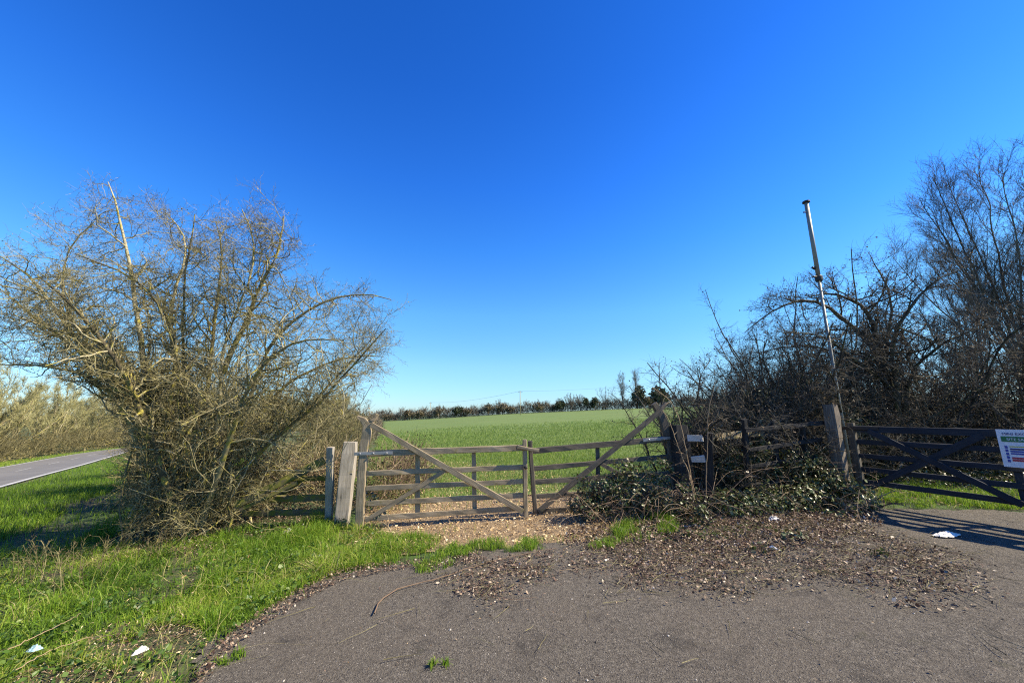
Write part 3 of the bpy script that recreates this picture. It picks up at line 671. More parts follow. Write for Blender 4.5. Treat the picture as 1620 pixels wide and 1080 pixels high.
    a = above(*spawn(rg, P2, R2, 8, .1, 1, 58, 22, .08, .32, .6)); rr = np.clip(a[3], .0018, .0032)
    P3, R3 = grow(rg, a[0], a[1], a[2], rr, rr*.5, 4, .34, [0, 0, .04])
    a = above(*spawn(rg, P, rad, 60, .15, .95, 70, 20, .08, .5, .2)); rr = np.clip(a[3], .002, .005)
    P4, R4 = grow(rg, a[0], a[1], a[2], rr, rr*.5, 4, .3, [0, 0, .1])
    mb = MB(); tube(mb, P3, R3, 3); tube(mb, P4, R4, 3); mb.build('twigs', M['thorn_twig'], g)['kind'] = 'stuff'
    k = rg.choice(len(P3), 34000); pos = P3[k, rg.randint(1, 5, 34000)]
    mb = MB(); place(mb, CARD, CARD3, None, pos, rg.normal(size=pos.shape), rg.uniform(.012, .028, len(pos)), rg); o = mb.build('lichen_tufts', M['buds'], g); o['kind'] = 'stuff'
    return g
hawthorn()

# ================================================================== generic bare tree / shrub
def bare(name, label, cat, base, stems, levels, mats, seed, group=None, leaf=None, keep=None, tmats=None):
    """stems: (pts(n,m,3), rad(n,m)); levels: list of dict for successive orders"""
    rg = np.random.RandomState(seed); g = thing(name, label, cat, base, group)
    P, rad = stems; mb = MB(); tube(mb, P, rad, 7); mb.build('trunk', mats[0], g, smooth=True)
    src = [(P, rad)]; last = None
    for i, lv in enumerate(levels):
        mb = MB(); nx = []
        for (p, r) in src[-lv.get('from', 1):]:
            a = above(*spawn(rg, p, r, lv['n'], lv['t0'], lv.get('t1', .98), lv['ang'], lv.get('asd', 14), *lv['len'], lv.get('rf', .6), apical=lv.get('ap', .5)), keep)
            rr = np.clip(a[3], *lv['r'])
            nx.append(grow(rg, a[0], a[1], a[2], rr, rr*lv.get('tp', .35), lv['seg'], lv['g'], lv['trop']))
        for (p, r) in nx: tube(mb, p, r, lv.get('k', 3))
        mb.build(lv['name'], mats[1] if i else mats[0], g, smooth=lv.get('k', 3) > 3)['kind'] = 'stuff'
        P = np.concatenate([p for p, r in nx]) if len({p.shape[1] for p, r in nx}) == 1 else nx[-1][0]
        rd = np.concatenate([r for p, r in nx]) if len({p.shape[1] for p, r in nx}) == 1 else nx[-1][1]
        src.append((P, rd)); last = P
    if leaf:
        n, mat, lo, hi, nm = leaf; pos = last[rg.choice(len(last), n), rg.randint(0, last.shape[1], n)]
        mb = MB(); place(mb, CARD, CARD3, None, pos+rg.normal(size=pos.shape)*.01, rg.normal(size=pos.shape), rg.uniform(lo, hi, n), rg)
        o = mb.build(nm, mat, g); o['kind'] = 'stuff'
    return g
def stems_px(lst, m, r0, rg, jit=.015, tip=.006):
    P = []; rr = []
    for i, l in enumerate(lst):
        p = poly_resample(px3(l), m); p[1:] += np.cumsum(rg.normal(size=(m-1, 3)), 0)*jit; P.append(p)
        q = r0[i] if hasattr(r0, '__len__') else r0
        rr.append(q*(1-np.linspace(0, 1, m))**.8+tip)
    return np.stack(P), np.stack(rr)
rg = np.random.RandomState(9)
LV = lambda k=1, s=1: [
    dict(name='limbs', n=int(16*k), t0=.25, ang=52, asd=20, len=(.7*s, 1.7*s), r=(.006, .03), seg=8, g=.2, trop=[0, 0, .05], k=5, rf=.55),
    dict(name='branches', n=int(12*k), t0=.12, ang=55, asd=20, len=(.3*s, .85*s), r=(.003, .009), seg=6, g=.26, trop=[0, 0, .04]),
    dict(name='twigs', n=int(8*k), t0=.1, ang=58, asd=22, len=(.09*s, .34*s), r=(.0022, .0045), seg=4, g=.33, trop=[0, 0, .04])]
# thorn tree with the visible forked trunk
st = stems_px([
    [(1425, 690, 8.6), (1412, 620, 8.6), (1398, 560, 8.6), (1392, 520, 8.5), (1370, 480, 8.4), (1330, 455, 8.3), (1270, 470, 8.2)],
    [(1420, 690, 8.6), (1412, 615, 8.7), (1400, 555, 8.8), (1345, 500, 8.8), (1280, 460, 8.8), (1225, 480, 8.7), (1180, 520, 8.6)],
    [(1425, 690, 8.6), (1415, 600, 8.4), (1405, 540, 8.3), (1440, 480, 8.2), (1480, 440, 8.2), (1530, 420, 8.2)],
    [(1425, 690, 8.7), (1408, 600, 8.9), (1340, 560, 9.0), (1270, 545, 9.0), (1200, 560, 8.9)],
    [(1425, 690, 8.5), (1415, 610, 8.2), (1350, 565, 7.8), (1300, 520, 7.6), (1240, 520, 7.5)],
    [(1425, 690, 8.6), (1405, 560, 9.1), (1420, 480, 9.3), (1400, 430, 9.3), (1385, 405, 9.3)],
    [(1425, 690, 8.6), (1440, 590, 8.2), (1500, 540, 7.9), (1560, 520, 7.8)]], 16, [.07, .06, .055, .045, .04, .05, .045], rg)
bare('thorn_tree', 'dark bare thorn tree with a forked black trunk behind the chunky gatepost', 'tree', gnd(1425, 690) if False else at(1425, 690, 8.6)*[1, 1, 0]+[0, 0, hz(*at(1425, 690, 8.6)[:2])], st, LV(1.0), (M['dark_bark'], M['dark_twig']), 21,
     leaf=(5000, M['deadleaf'], .02, .05, 'dead_leaves'))
# dense thicket shrub behind the navy gate
def thicket(name, label, px, seed, n=46, spread=1.0, H=2.6, group=None, k=1.0, mats=('dark_bark', 'dark_twig'), leaf=None, emin=.25):
    rg = np.random.RandomState(seed); b = np.array([px[0], px[1], hz(px[0], px[1])])
    s = b+np.c_[rg.normal(size=(n, 2))*.45*spread, np.zeros(n)]; s[:, 2] = h(s[:, 0], s[:, 1])
    th = rg.rand(n)*6.283; e = rg.uniform(emin, 1.5, n)
    d = np.c_[np.cos(th)*np.cos(e), np.sin(th)*np.cos(e), np.sin(e)+.15]
    ln = rg.uniform(.6, 1.25, n)*H; r0 = rg.uniform(.012, .04, n)
    P, rad = grow(rg, s, d, ln, r0, r0*.2+.002, 12, .14, [0, 0, .02])
    ok = ~inside(*proj(P), GAP).any(1); P = P[ok]; rad = rad[ok]
    return bare(name, label, 'shrub', b, (P, rad), [
        dict(name='branches', n=int(18*k), t0=.08, ang=50, asd=22, len=(.3, 1.3), r=(.003, .010), seg=7, g=.22, trop=[0, 0, .02], k=3),
        dict(name='twigs', n=int(14*k), t0=.06, ang=55, asd=24, len=(.10, .5), r=(.002, .0045), seg=4, g=.3, trop=[0, 0, .02])], (M[mats[0]], M[mats[1]]), seed, group, leaf)
lf = (6000, M['deadleaf'], .02, .05, 'dead_leaves')
thicket('thicket_shrub', 'dense tangled dark shrub directly behind the navy gate', (9.8, 9.4), 31, 60, 1.4, 3.3, leaf=lf)
thicket('thicket_shrub', 'dense tangled shrub at the foot of the tall upswept bare tree', (11.6, 8.4), 32, 60, 1.5, 3.1, leaf=lf)
thicket('thicket_shrub', 'low dark tangled shrub between forked trunk and navy gate hinge', (7.9, 8.9), 33, 44, 1.2, 1.9, leaf=lf)
thicket('thicket_shrub', 'dark tangled shrub seen through the forked thorn tree', (8.6, 11.2), 34, 50, 1.6, 3.2, leaf=lf)
thicket('thicket_shrub', 'wispy low shrub with curled dead leaves above the blackened rail fence', (4.7, 8.1), 35, 52, 1.0, 2.3, k=1.0, leaf=(4500, M['deadleaf'], .025, .055, 'dead_leaves'))
thicket('thicket_shrub', 'thin upright shrub of whippy stems beside the bent gate stile', (3.55, 7.0), 36, 20, .30, 1.75, k=.8, emin=.8, leaf=(1500, M['deadleaf'], .02, .045, 'dead_leaves'))
thicket('thicket_shrub', 'tall twiggy shrub between the two yellowish stakes and the metal pole', (5.9, 8.6), 38, 52, 1.0, 3.0, leaf=lf)
thicket('thicket_shrub', 'taller dark shrub filling the gap under the limbs of the thorn tree', (7.8, 10.2), 39, 56, 1.2, 4.2, leaf=lf)
thicket('thicket_shrub', 'highest dark shrub merging thorn tree and upswept tree', (11.4, 11.2), 40, 56, 1.4, 3.9, leaf=lf)
thicket('thicket_shrub', 'spreading dark shrub behind the metal pole', (6.6, 9.3), 37, 46, 1.3, 2.5, leaf=lf)
thicket('thicket_shrub', 'second hawthorn crowding behind the huge lichened bush on the verge side', (-8.9, 9.6), 41, 70, .9, 4.2, emin=.8, mats=('thorn', 'thorn_twig'))
thicket('thicket_shrub', 'leafless shrub in the middle of the shaded verge row behind the hawthorns', (-11.2, 12.6), 42, 70, 1.0, 4.6, emin=.75, mats=('thorn', 'thorn_twig'))
thicket('thicket_shrub', 'third leafless shrub of the verge row reaching towards the road bend', (-14.0, 17.0), 43, 70, 1.1, 4.8, emin=.75, mats=('thorn', 'thorn_twig'))
# whips rising above the shrubs
rgw = np.random.RandomState(77)
n = 60; s = np.c_[rgw.uniform(4.1, 6.9, n), rgw.uniform(7.3, 8.4, n), np.zeros(n)]; s[:, 2] = h(s[:, 0], s[:, 1])+.3
d = np.c_[rgw.normal(size=n)*.28, rgw.normal(size=n)*.2, np.ones(n)]; r0 = rgw.uniform(.004, .007, n)
Pw, Rw = grow(rgw, s, d, rgw.uniform(1.4, 2.9, n), r0, r0*.3, 10, .07, [0, 0, .02])
Pu, Ru = grow(rgw, *[q for q in spawn(rgw, Pw, Rw, 5, .4, .95, 35, 12, .15, .5, .6)][:3], np.full(n*5, .0025), np.full(n*5, .0015), 4, .12, [0, 0, .05])
g = thing('whip_shrub', 'long thin bare shoots rising above the leafy bank', 'shrub', (5, 7.8, hz(5, 7.8)))
mb = MB(); tube(mb, Pw, Rw, 3); mb.build('shoots', M['dark_bark'], g)['kind'] = 'stuff'; mb = MB(); tube(mb, Pu, Ru, 3); mb.build('twigs', M['dark_twig'], g)['kind'] = 'stuff'

# tall upswept ash at the far corner
def upswept(name, label, base, H, seed, mats, spreadk=1.0, group=None, n=9, k=1.0, fork=.22, rt=.26, tw=1.0, cat='tree'):
    rg = np.random.RandomState(seed); base = np.array([base[0], base[1], hz(base[0], base[1])])
    s = np.tile(base, (n, 1)); th = np.arange(n)*2*np.pi/n+rg.normal(size=n)*.3; e = (np.linspace(.03, .66, n)*spreadk)[rg.permutation(n)] if n > 9 else np.r_[.03, rg.uniform(.10, .62, n-1)*spreadk]
    m = 22; q = np.linspace(0, 1, m); P = []; rad = []
    for i in range(n):
        ln = H*(1-.35*abs(e[i]))*rg.uniform(.9, 1.0); z = q*ln; out = np.maximum(0, q-fork*rg.uniform(.6, 1.2))
        rad_out = np.tan(e[i])*ln*out*1.15*(1-.25*out)
        p = base+np.c_[np.cos(th[i])*rad_out, np.sin(th[i])*rad_out, z]; p[1:] += np.cumsum(rg.normal(size=(m-1, 3)), 0)*[.05, .05, .01]*(H/12)*q[1:, None]
        P.append(p); rad.append(rt*(.35+.65*(q < fork))*(1-q)**.9*(H/14)+.012)
    P = np.stack(P); rad = np.stack(rad); hs_ = H/14
    return bare(name, label, cat, base, (P, rad), [
        dict(name='limbs', n=int(14*k), t0=.28, ang=30, asd=10, len=(2.0*hs_, 4.6*hs_), r=(.012, .05), seg=8, g=.10, trop=[0, 0, .09], k=4, ap=.6),
        dict(name='branches', n=int(9*k), t0=.15, ang=34, asd=12, len=(.7*hs_, 1.9*hs_), r=(.006*tw, .014), seg=6, g=.14, trop=[0, 0, .09], ap=.45),
        dict(name='twigs', n=int(7*k), t0=.15, ang=38, asd=14, len=(.3*hs_, .8*hs_), r=(.004*tw, .0065*tw), seg=3, g=.16, trop=[0, 0, .08], ap=.3)], (M[mats[0]], M[mats[1]]), seed, group)
upswept('bare_tree', 'tall bare grey tree with upswept twiggy crown rising behind the thickets', (24.6, 17.8), 14.0, 51, ('ash_bark', 'ash_twig'), 1.05, n=15, k=1.25, rt=.15, tw=1.25, fork=.2)
upswept('bare_tree', 'lower bare tree leaning out below the tall upswept crown', (19.0, 15.4), 6.4, 52, ('ash_bark', 'ash_twig'), 1.2, n=10, k=1.0, rt=.12, tw=1.6, fork=.15)

# ================================================================== woodland over the road
protos = [upswept('bare_tree', 'pale bare tree in the sunlit belt across the road', (-45-6*i, 40, 0), 8.6, 60+i, ('wood_bark', 'wood_twig'), 1.25, 'bare trees across the road', n=8, k=1.1, fork=.10, rt=.22, tw=2.4) for i in range(3)]
rgt = np.random.RandomState(5); cnt = 0
side = 6.6
def road_pt(s, off):
    i = int(np.clip(s/.8, 1, len(RC)-2)); p = RC[i]+RN[i]*off; return np.array([p[0], p[1], hz(p[0], p[1])])
s0 = 60
spots = []
for s in np.arange(38, 178, 4.6):
    for row in (0, 1, 2):
        spots.append((s+rgt.uniform(-1.2, 1.2)+row*2.3, W/2+5.2+row*4.5+rgt.uniform(-.8, .8)))
for i, (s, off) in enumerate(spots):
    p = road_pt(s, off); pr = protos[i % 3]; sc = rgt.uniform(.8, 1.2)
    if i < 3: pr.location = p; pr.rotation_euler[2] = rgt.rand()*6; pr.scale = (sc, sc, sc)
    else: dup(pr, p, rgt.rand()*6.28, sc)

def hedge_mass(name, label, pts, H, Wd, mats, n_tw, n_lf, seed, leafsize=(.03, .07), twl=(.5, 1.3), twr=(.004, .008), cat='hedge', topn=.35, lname='leaves'):
    rg = np.random.RandomState(seed); pts = np.asarray(pts, float); sg = np.r_[0, np.cumsum(np.linalg.norm(np.diff(pts[:, :2], axis=0), axis=1))]
    def sample(n, lo=0, hi=1):
        u = rg.rand(n)*sg[-1]; c = np.stack([np.interp(u, sg, pts[:, i]) for i in (0, 1)], 1)
        tt = nrm(np.stack([np.interp(u+.5, sg, pts[:, i])-np.interp(u-.5, sg, pts[:, i]) for i in (0, 1)], 1)); nn = np.stack([-tt[:, 1], tt[:, 0]], 1)
        hh = H*(1-topn+topn*2*vnoise(u, u*0+seed, .55, seed)*(.6+.8*vnoise(u, u*0, 2.3, seed+1)))
        v = rg.uniform(-1, 1, n); z = rg.uniform(lo, hi, n)*hh; wv = Wd*.5*(1-.45*(z/hh)**2)
        p = c+nn*(v*wv)[:, None]; return np.c_[p, h(p[:, 0], p[:, 1])+z]
    b = sample(1); b0 = pts[len(pts)//2]; g = thing(name, label, cat, (b0[0], b0[1], hz(b0[0], b0[1])))
    s = sample(n_tw, 0, .9); d = np.c_[rg.normal(size=(n_tw, 2))*.6, np.abs(rg.normal(size=n_tw))*.8+.2]; r0 = rg.uniform(*twr, n_tw)
    P, rad = grow(rg, s, d, rg.uniform(*twl, n_tw), r0, r0*.4, 5, .22, [0, 0, .03])
    mb = MB(); tube(mb, P, rad, 3); o = mb.build('twigs', M[mats[0]], g); o['kind'] = 'stuff'
    if n_lf:
        s = np.concatenate([sample(n_lf*2//3, .02, 1.0), P[rg.choice(n_tw, n_lf//3), rg.randint(1, 6, n_lf//3)]])
        mb = MB(); place(mb, CARD, CARD3, None, s, rg.normal(size=s.shape)+[0, 0, .5], rg.uniform(*leafsize, len(s)), rg); o = mb.build(lname, M[mats[1]], g); o['kind'] = 'stuff'
    return g
up_pts = [road_pt(s, W/2+3.9) for s in np.arange(30, 176, 4)]
hedge_mass('roadside_undergrowth', 'brown twiggy undergrowth along the foot of the sunlit trees', up_pts, 2.3, 3.2, ('brown_twig', 'olive'), 16000, 9000, 71, (.10, .26), (.8, 2.2), (.010, .022))
# end of the road: thicket closing the bend
e = [gnd(228, 702.5), gnd(140, 703.2)]
e = [np.array([q[0]-4, q[1]+5, 0]) for q in e]
hedge_mass('roadside_hedge', 'olive hedge closing the view where the road bends', e, 4.2, 4, ('brown_twig', 'olive'), 4000, 5000, 72, (.15, .4), (1, 2.4), (.015, .03))
rb = gnd(166, 703); rb = np.array([rb[0]-1.8, rb[1]+2.4]); rgx = np.random.RandomState(8); v = rgx.normal(size=(900, 3)); v = nrm(v)*rgx.uniform(.6, 1, (900, 1))*[1.6, .8, .75]
g = thing('rusty_bush', 'low rust brown bush at the bend of the road', 'bush', (rb[0], rb[1], hz(*rb)))
mb = MB(); place(mb, CARD, CARD3, None, v+[rb[0], rb[1], hz(*rb)+.75], rgx.normal(size=v.shape), rgx.uniform(.12, .35, 900), rgx); mb.build('foliage', M['rust'], g)

# hedge that leaves the hawthorn for the far end of the field
fl = [np.array([-5.0, 9.6]), np.array([-5.7, 11.5]), np.array([-7.2, 16]), np.array([-10.5, 26]), np.array([-17, 45]), np.array([-30, 85])]
hedge_mass('field_hedge', 'brown leafy hedge running along the field side behind the mossy fence', fl[:4], 1.55, 2.0, ('brown_twig', 'hedgeleaf'), 9000, 15000, 73, (.03, .08), (.3, .9), (.003, .007))
hedge_mass('field_hedge', 'distant stretch of low brown hedge receding beside the green field', fl[3:], 2.0, 2.4, ('far_twig', 'farbrown'), 3000, 6000, 74, (.10, .28), (.5, 1.2), (.008, .016))
hedge_mass('bramble_patch', 'brown dead bramble patch just inside the sunlit gate by its hinge', [np.array([-2.6, 7.2]), np.array([-2.35, 8.6]), np.array([-2.6, 10.2])], .85, 1.1, ('red_cane', 'hedgeleaf'), 900, 2600, 75, (.03, .07), (.3, .8), (.003, .006), 'brambles')
hedge_mass('bramble_patch', 'tangle of brambles and ivy filling the gap beneath the mossy fallen rails', [np.array([-5.0, 7.5]), np.array([-4.2, 7.7]), np.array([-3.2, 7.7])], .75, .6, ('cane', 'hedgeleaf'), 1100, 2400, 76, (.025, .06), (.3, .8), (.003, .006), 'brambles')

# ================================================================== far side of the field
def far_tree(name, label, px, base_y, top_y, wpx, t, mat, seed, kind='round', cat='tree', n=520, group=None, bark='far_bark'):
    rg = np.random.RandomState(seed); b = at(px, base_y, t); b[2] = hz(b[0], b[1])
    Ht = max(2.0, (b[2] and (EYE+ray(px, top_y)[2]*t-b[2]))); Wd = wpx/F*t
    g = thing(name, label, cat, b, group); mb = MB()
    if kind == 'bare':
        return None
    tr = np.array([[b+[0, 0, -.2], b+[.1, 0, Ht*.3], b+[0, .1, Ht*.75]]]); tube(mb, tr, np.array([[.05, .035, .012]])*Ht*.6, 6)
    st = spawn(rg, tr, np.array([[.05, .035, .012]])*Ht*.6, 10, .3, 1, 50, 15, Wd*.3, Wd*.55); P, r = grow(rg, st[0], st[1], st[2], st[3]*.5, st[3]*.2, 4, .15, [0, 0, .05]); tube(mb, P, r, 4)
    mb.build('trunk', M[bark], g, smooth=True)
    nb = 9 if kind == 'round' else 14; c = rg.normal(size=(nb, 3)); c = nrm(c)*rg.uniform(.15, .62, (nb, 1)); rs = rg.uniform(.32, .58, nb)
    k = rg.randint(0, nb, n); v = nrm(rg.normal(size=(n, 3)))*rg.uniform(.6, 1.05, (n, 1))*rs[k][:, None]+c[k]
    lowz = .12; v[:, 2] = np.maximum(v[:, 2], -.95)
    pos = b+v*[Wd*.5, Wd*.5, Ht*(1-lowz)*.5]+[0, 0, Ht*(.5+lowz*.5)]
    mb = MB(); place(mb, CARD, CARD3, None, pos, v+rg.normal(size=v.shape)*.6, rg.uniform(.10, .22, n)*min(Wd, Ht)*.9, rg); mb.build('crown', M[mat], g)
    return g
def far_bare(label, px, base_y, top_y, t, seed, sp=1.0, n=7, mats=('far_bark', 'far_twig'), k=.7, name='bare_tree', fork=.15, tw=None, group=None):
    b = at(px, base_y, t); Ht = EYE+ray(px, top_y)[2]*t-hz(b[0], b[1])
    return upswept(name, label, b, Ht, seed, mats, sp, group, n=n, k=k, fork=fork, rt=.3, tw=tw or max(1, t/40))
FD = 205
fh = [np.array(at(x, y, FD)[:2]) for x, y in [(585, 672), (640, 667), (700, 663), (780, 658), (830, 655), (900, 650), (960, 646), (1030, 641), (1120, 636), (1260, 630)]]
hedge_mass('far_hedgerow', 'long dark brown hedgerow closing the far side of the green field', fh, 5.0, 4, ('far_twig', 'farbrown'), 16000, 20000, 81, (.3, .7), (1.2, 3), (.04, .08), 'hedge', .45)
rgf = np.random.RandomState(3)
fd_labels = []
bush = [(612, 670, 651, 26, 'farbrown'), (640, 668, 647, 24, 'farbrown'), (668, 666, 646, 24, 'farbrown'), (692, 665, 645, 22, 'farbrown'), (724, 662, 640, 22, 'fargreen'), (742, 661, 641, 22, 'farbrown'), (770, 659, 638, 26, 'farbrown'), (790, 658, 634, 30, 'farbrown'), (811, 657, 637, 18, 'farbrown'), (852, 653, 633, 34, 'farbrown'), (874, 652, 637, 20, 'farbrown')]
for i, (x, b_, t_, w_, mt) in enumerate(bush):
    if mt == 'fargreen': far_tree('hedge_tree', 'small dark green tree in the far hedgerow west of the field pole', x, b_, t_, w_, FD-3, 'fardark', 100+i)
    else: far_tree('hedge_bush', 'hazy brown rounded bush rising out of the far hedgerow', x+rgf.uniform(-5, 5), b_, t_+rgf.uniform(-3, 5), w_*rgf.uniform(.6, 1.4), FD-3+rgf.uniform(-1, 2), mt, 100+i, n=int(rgf.uniform(220, 420)), group='bushes in the far hedgerow')
far_tree('hedge_tree', 'dark green low tree between the field pole and the rounded brown oak', 887, 651, 630, 20, FD-3, 'fardark', 121)
far_bare('rounded grey brown oak crown above the far hedgerow', 903, 650, 621, FD-2, 122, 1.9, 9, k=.8, fork=.2)
far_bare('lighter brown twiggy crown touching the rounded oak', 918, 649, 622, FD+2, 123, 1.7, 8, k=.8, fork=.2)
far_bare('bare twiggy tree standing up from the hedgerow short of the field pole', 788, 657, 631, FD, 140, 1.9, 9, k=.8, fork=.15)
far_bare('small bare tree just past the field pole in the far hedgerow', 851, 653, 631, FD, 141, 1.9, 9, k=.8, fork=.15)
far_tree('hedge_tree', 'dark narrow evergreen beside the pale bare oak', 928, 648, 623, 16, FD-3, 'fardark', 124)
far_tree('hedge_tree', 'shorter dark green tree tucked under the pale bare oak', 940, 647, 626, 18, FD-3, 'fargreen', 125)
far_bare('pale bare oak with wide rounded crown on the far hedgerow', 958, 648, 610, FD, 126, 1.9, 8, k=.6, fork=.25)
far_bare('thin tall poplar standing just short of the round evergreen', 986, 645, 590, FD, 127, .22, 6, k=.8, name='poplar_tree')
far_bare('taller thin poplar rising behind the round evergreen', 1008, 643, 583, FD+6, 128, .22, 6, k=.8, name='poplar_tree')
far_tree('evergreen_tree', 'big round dark evergreen below the two poplars', 1011, 643, 607, 28, FD-4, 'fardark', 129, n=900)
far_tree('evergreen_tree', 'second broad dark evergreen next to the shrubs', 1042, 641, 607, 36, FD-4, 'fardark', 130, n=900)
far_tree('hedge_bush', 'low brown mass of scrub filling between the evergreens', 1026, 642, 624, 30, FD-6, 'farbrown', 131)
far_bare('slim bare tree of a distant pair above the field hedge', 541, 672, 622, 95, 132, .8, 6, k=.7)
far_bare('fuller bare tree of a distant pair above the field hedge', 566, 672, 626, 95, 133, 1.3, 7, k=.7)

def utility(label, x, base_y, top_y, t):
    b = at(x, base_y, t); b[2] = hz(b[0], b[1]); top = at(x, top_y, t); Ht = top[2]-b[2]
    g = thing('utility_pole', label, 'pole', b); mb = MB(); lathe(mb, b-[0, 0, .5], [0, 0, 1], [(.17, 0), (.12, Ht+.5)], 8); mb.build('shaft', M['tan'], g, smooth=True)
    mb = MB(); beam(mb, [b+[-.9, 0, Ht-.5], b+[.9, 0, Ht-.5]], .14, .12, [0, 1, 0], ch=.02); ca = mb.build('crossarm', M['oak'], g)
    mb = MB()
    for dx in (-.8, 0, .8): lathe(mb, b+[dx, 0, Ht-.45 if dx else Ht], [0, 0, 1], [(.05, 0), (.08, .1), (.04, .2)], 8)
    sub(mb.build('insulators', M['rustiron'], g), ca)['kind'] = 'stuff'; return b+[0, 0, Ht]
u1 = utility('wooden power pole standing in the field in front of the far hedgerow', 823, 655.5, 618, 150)
u2 = utility('far off wooden power pole behind the hedgerow', 680, 664, 636, 260)
u3 = at(1075, 598, 190)
g = thing('power_line', 'thin overhead wire sagging between the two power poles', 'cable', u2)
def wirepts(a, b, sag): k = np.linspace(0, 1, 20)[:, None]; return a*(1-k)+b*k-np.array([0, 0, 1])*sag*4*k*(1-k)
mb = MB(); tube(mb, wirepts(u2, u1, 1.6)[None], np.full((1, 20), .03), 4); mb.build('span', M['wire'], g); mb = MB(); tube(mb, wirepts(u1, u3, 1.6)[None], np.full((1, 20), .022), 4); mb.build('span', M['wire'], g)


# ================================================================== FOREGROUND GROWTH AND LITTER
def stuff(o): o['kind'] = 'stuff'; return o
def scatter(rg, poly, n, keep=None, near=None):
    poly = np.array(poly); lo, hi = poly.min(0), poly.max(0); out = []; got = 0
    while got < n:
        p = lo+(hi-lo)*rg.rand(n*2, 2); k = inside(p[:, 0], p[:, 1], poly)
        if keep is not None: k &= keep(p[:, 0], p[:, 1], rg.rand(len(p)))
        if near is not None: k &= rg.rand(len(p)) < np.minimum(1, (near/np.hypot(p[:, 0], p[:, 1]))**1.5)
        p = p[k]; out.append(p); got += len(p)
        if len(out) > 60: break
    return np.concatenate(out)[:n]
def blades(mb, rg, p, hgt, wid, lean=.5, rnd=None, zoff=-.03):
    n = len(p); th = rg.rand(n)*6.283; u = np.c_[np.cos(th), np.sin(th), np.zeros(n)]; ph = rg.rand(n)*6.283; l = np.c_[np.cos(ph), np.sin(ph), np.zeros(n)]
    b = np.c_[p, h(p[:, 0], p[:, 1])+zoff]; ln = (np.abs(rg.normal(size=n))*lean)[:, None]; H = hgt[:, None]; w = wid[:, None]*.5
    up = np.array([0, 0, 1.])
    m1 = b+up*H*.45+l*H*ln*.25; m2 = b+up*H*.82*(1-.15*ln)+l*H*ln*.7; tp = b+up*H*np.maximum(.25, 1-.3*ln)+l*H*ln*1.25
    V = np.stack([b-u*w, b+u*w, m1-u*w*.9, m1+u*w*.9, m2-u*w*.6, m2+u*w*.6, tp], 1); o = np.arange(n)[:, None, None]*7
    mb.add(V, o+np.array([[0, 1, 3, 2], [2, 3, 5, 4]])[None], o+np.array([[4, 5, 6]])[None], rnd=np.repeat(rg.rand(n) if rnd is None else rnd, 7))
rg = np.random.RandomState(101)
G = lambda l: [tuple(gnd(*q)[:2]) for q in l]
bank = G([(10, 872), (200, 862), (400, 838), (520, 822), (585, 838), (650, 868), (600, 890), (530, 904), (470, 934), (400, 978), (345, 1018), (300, 1080)])+[(-1.9, 2.0), (-2.4, 1.2), (-6, 1.6), (-8, 4.0)]
thin = G([(130, 1010), (190, 985), (300, 985), (335, 1010), (300, 1045), (210, 1050), (140, 1040)])+[]
thin2 = G([(0, 1085), (60, 1050), (170, 1055), (260, 1078), (240, 1120), (0, 1120)])
def gkeep(lim, s=1.6, sd=41):
    def f(x, y, r):
        v = .55*vnoise(x, y, s, sd)+.3*vnoise(x, y, s*3.2, sd+1)+.15*vnoise(x, y, s*9, sd+2); return v+.25*(r-.5) > lim
    return f
mb = MB(); gk0 = gkeep(.40)
p = scatter(rg, bank, 76000, lambda x, y, r: gk0(x, y, r) & ~((inside(x, y, thin) | inside(x, y, thin2)) & (vnoise(x, y, 6, 48) > .32)), 4.5)
tall = .42+1.1*vnoise(p[:, 0], p[:, 1], 1.9, 44)*vnoise(p[:, 0], p[:, 1], 5, 45)*2
blades(mb, rg, p, rg.uniform(.06, .15, len(p))*tall, rg.uniform(.0035, .008, len(p)), .85, np.clip(.2+.65*vnoise(p[:, 0], p[:, 1], 1.3, 46)+rg.normal(size=len(p))*.2, 0, 1))
p = scatter(rg, bank, 1700, gkeep(.5, 1.1, 55), 4.5); blades(mb, rg, p, rg.uniform(.08, .30, len(p)), rg.uniform(.003, .006, len(p)), 1.4, rg.uniform(.9, 1, len(p)))
stuff(mb.build('bank_grass', M['grass']))
# broad weed leaves among the grass
mb = MB(); p = scatter(rg, bank, 5200, gkeep(.5, 2.3, 61), 4.5); P3 = np.c_[p, h(p[:, 0], p[:, 1])+rg.uniform(.01, .09, len(p))]
place(mb, LEAF, LEAF3, LEAF4, P3, rg.normal(size=P3.shape)*.6+[0, 0, 1], rg.uniform(.02, .055, len(p)), rg, aspect=rg.uniform(.7, 1.2, len(p))); stuff(mb.build('weed_leaves', leafm('weed_leaf', [(0, (.03, .07, .015)), (.6, (.08, .15, .02)), (1, (.16, .22, .04))], .45, .3, .4)))
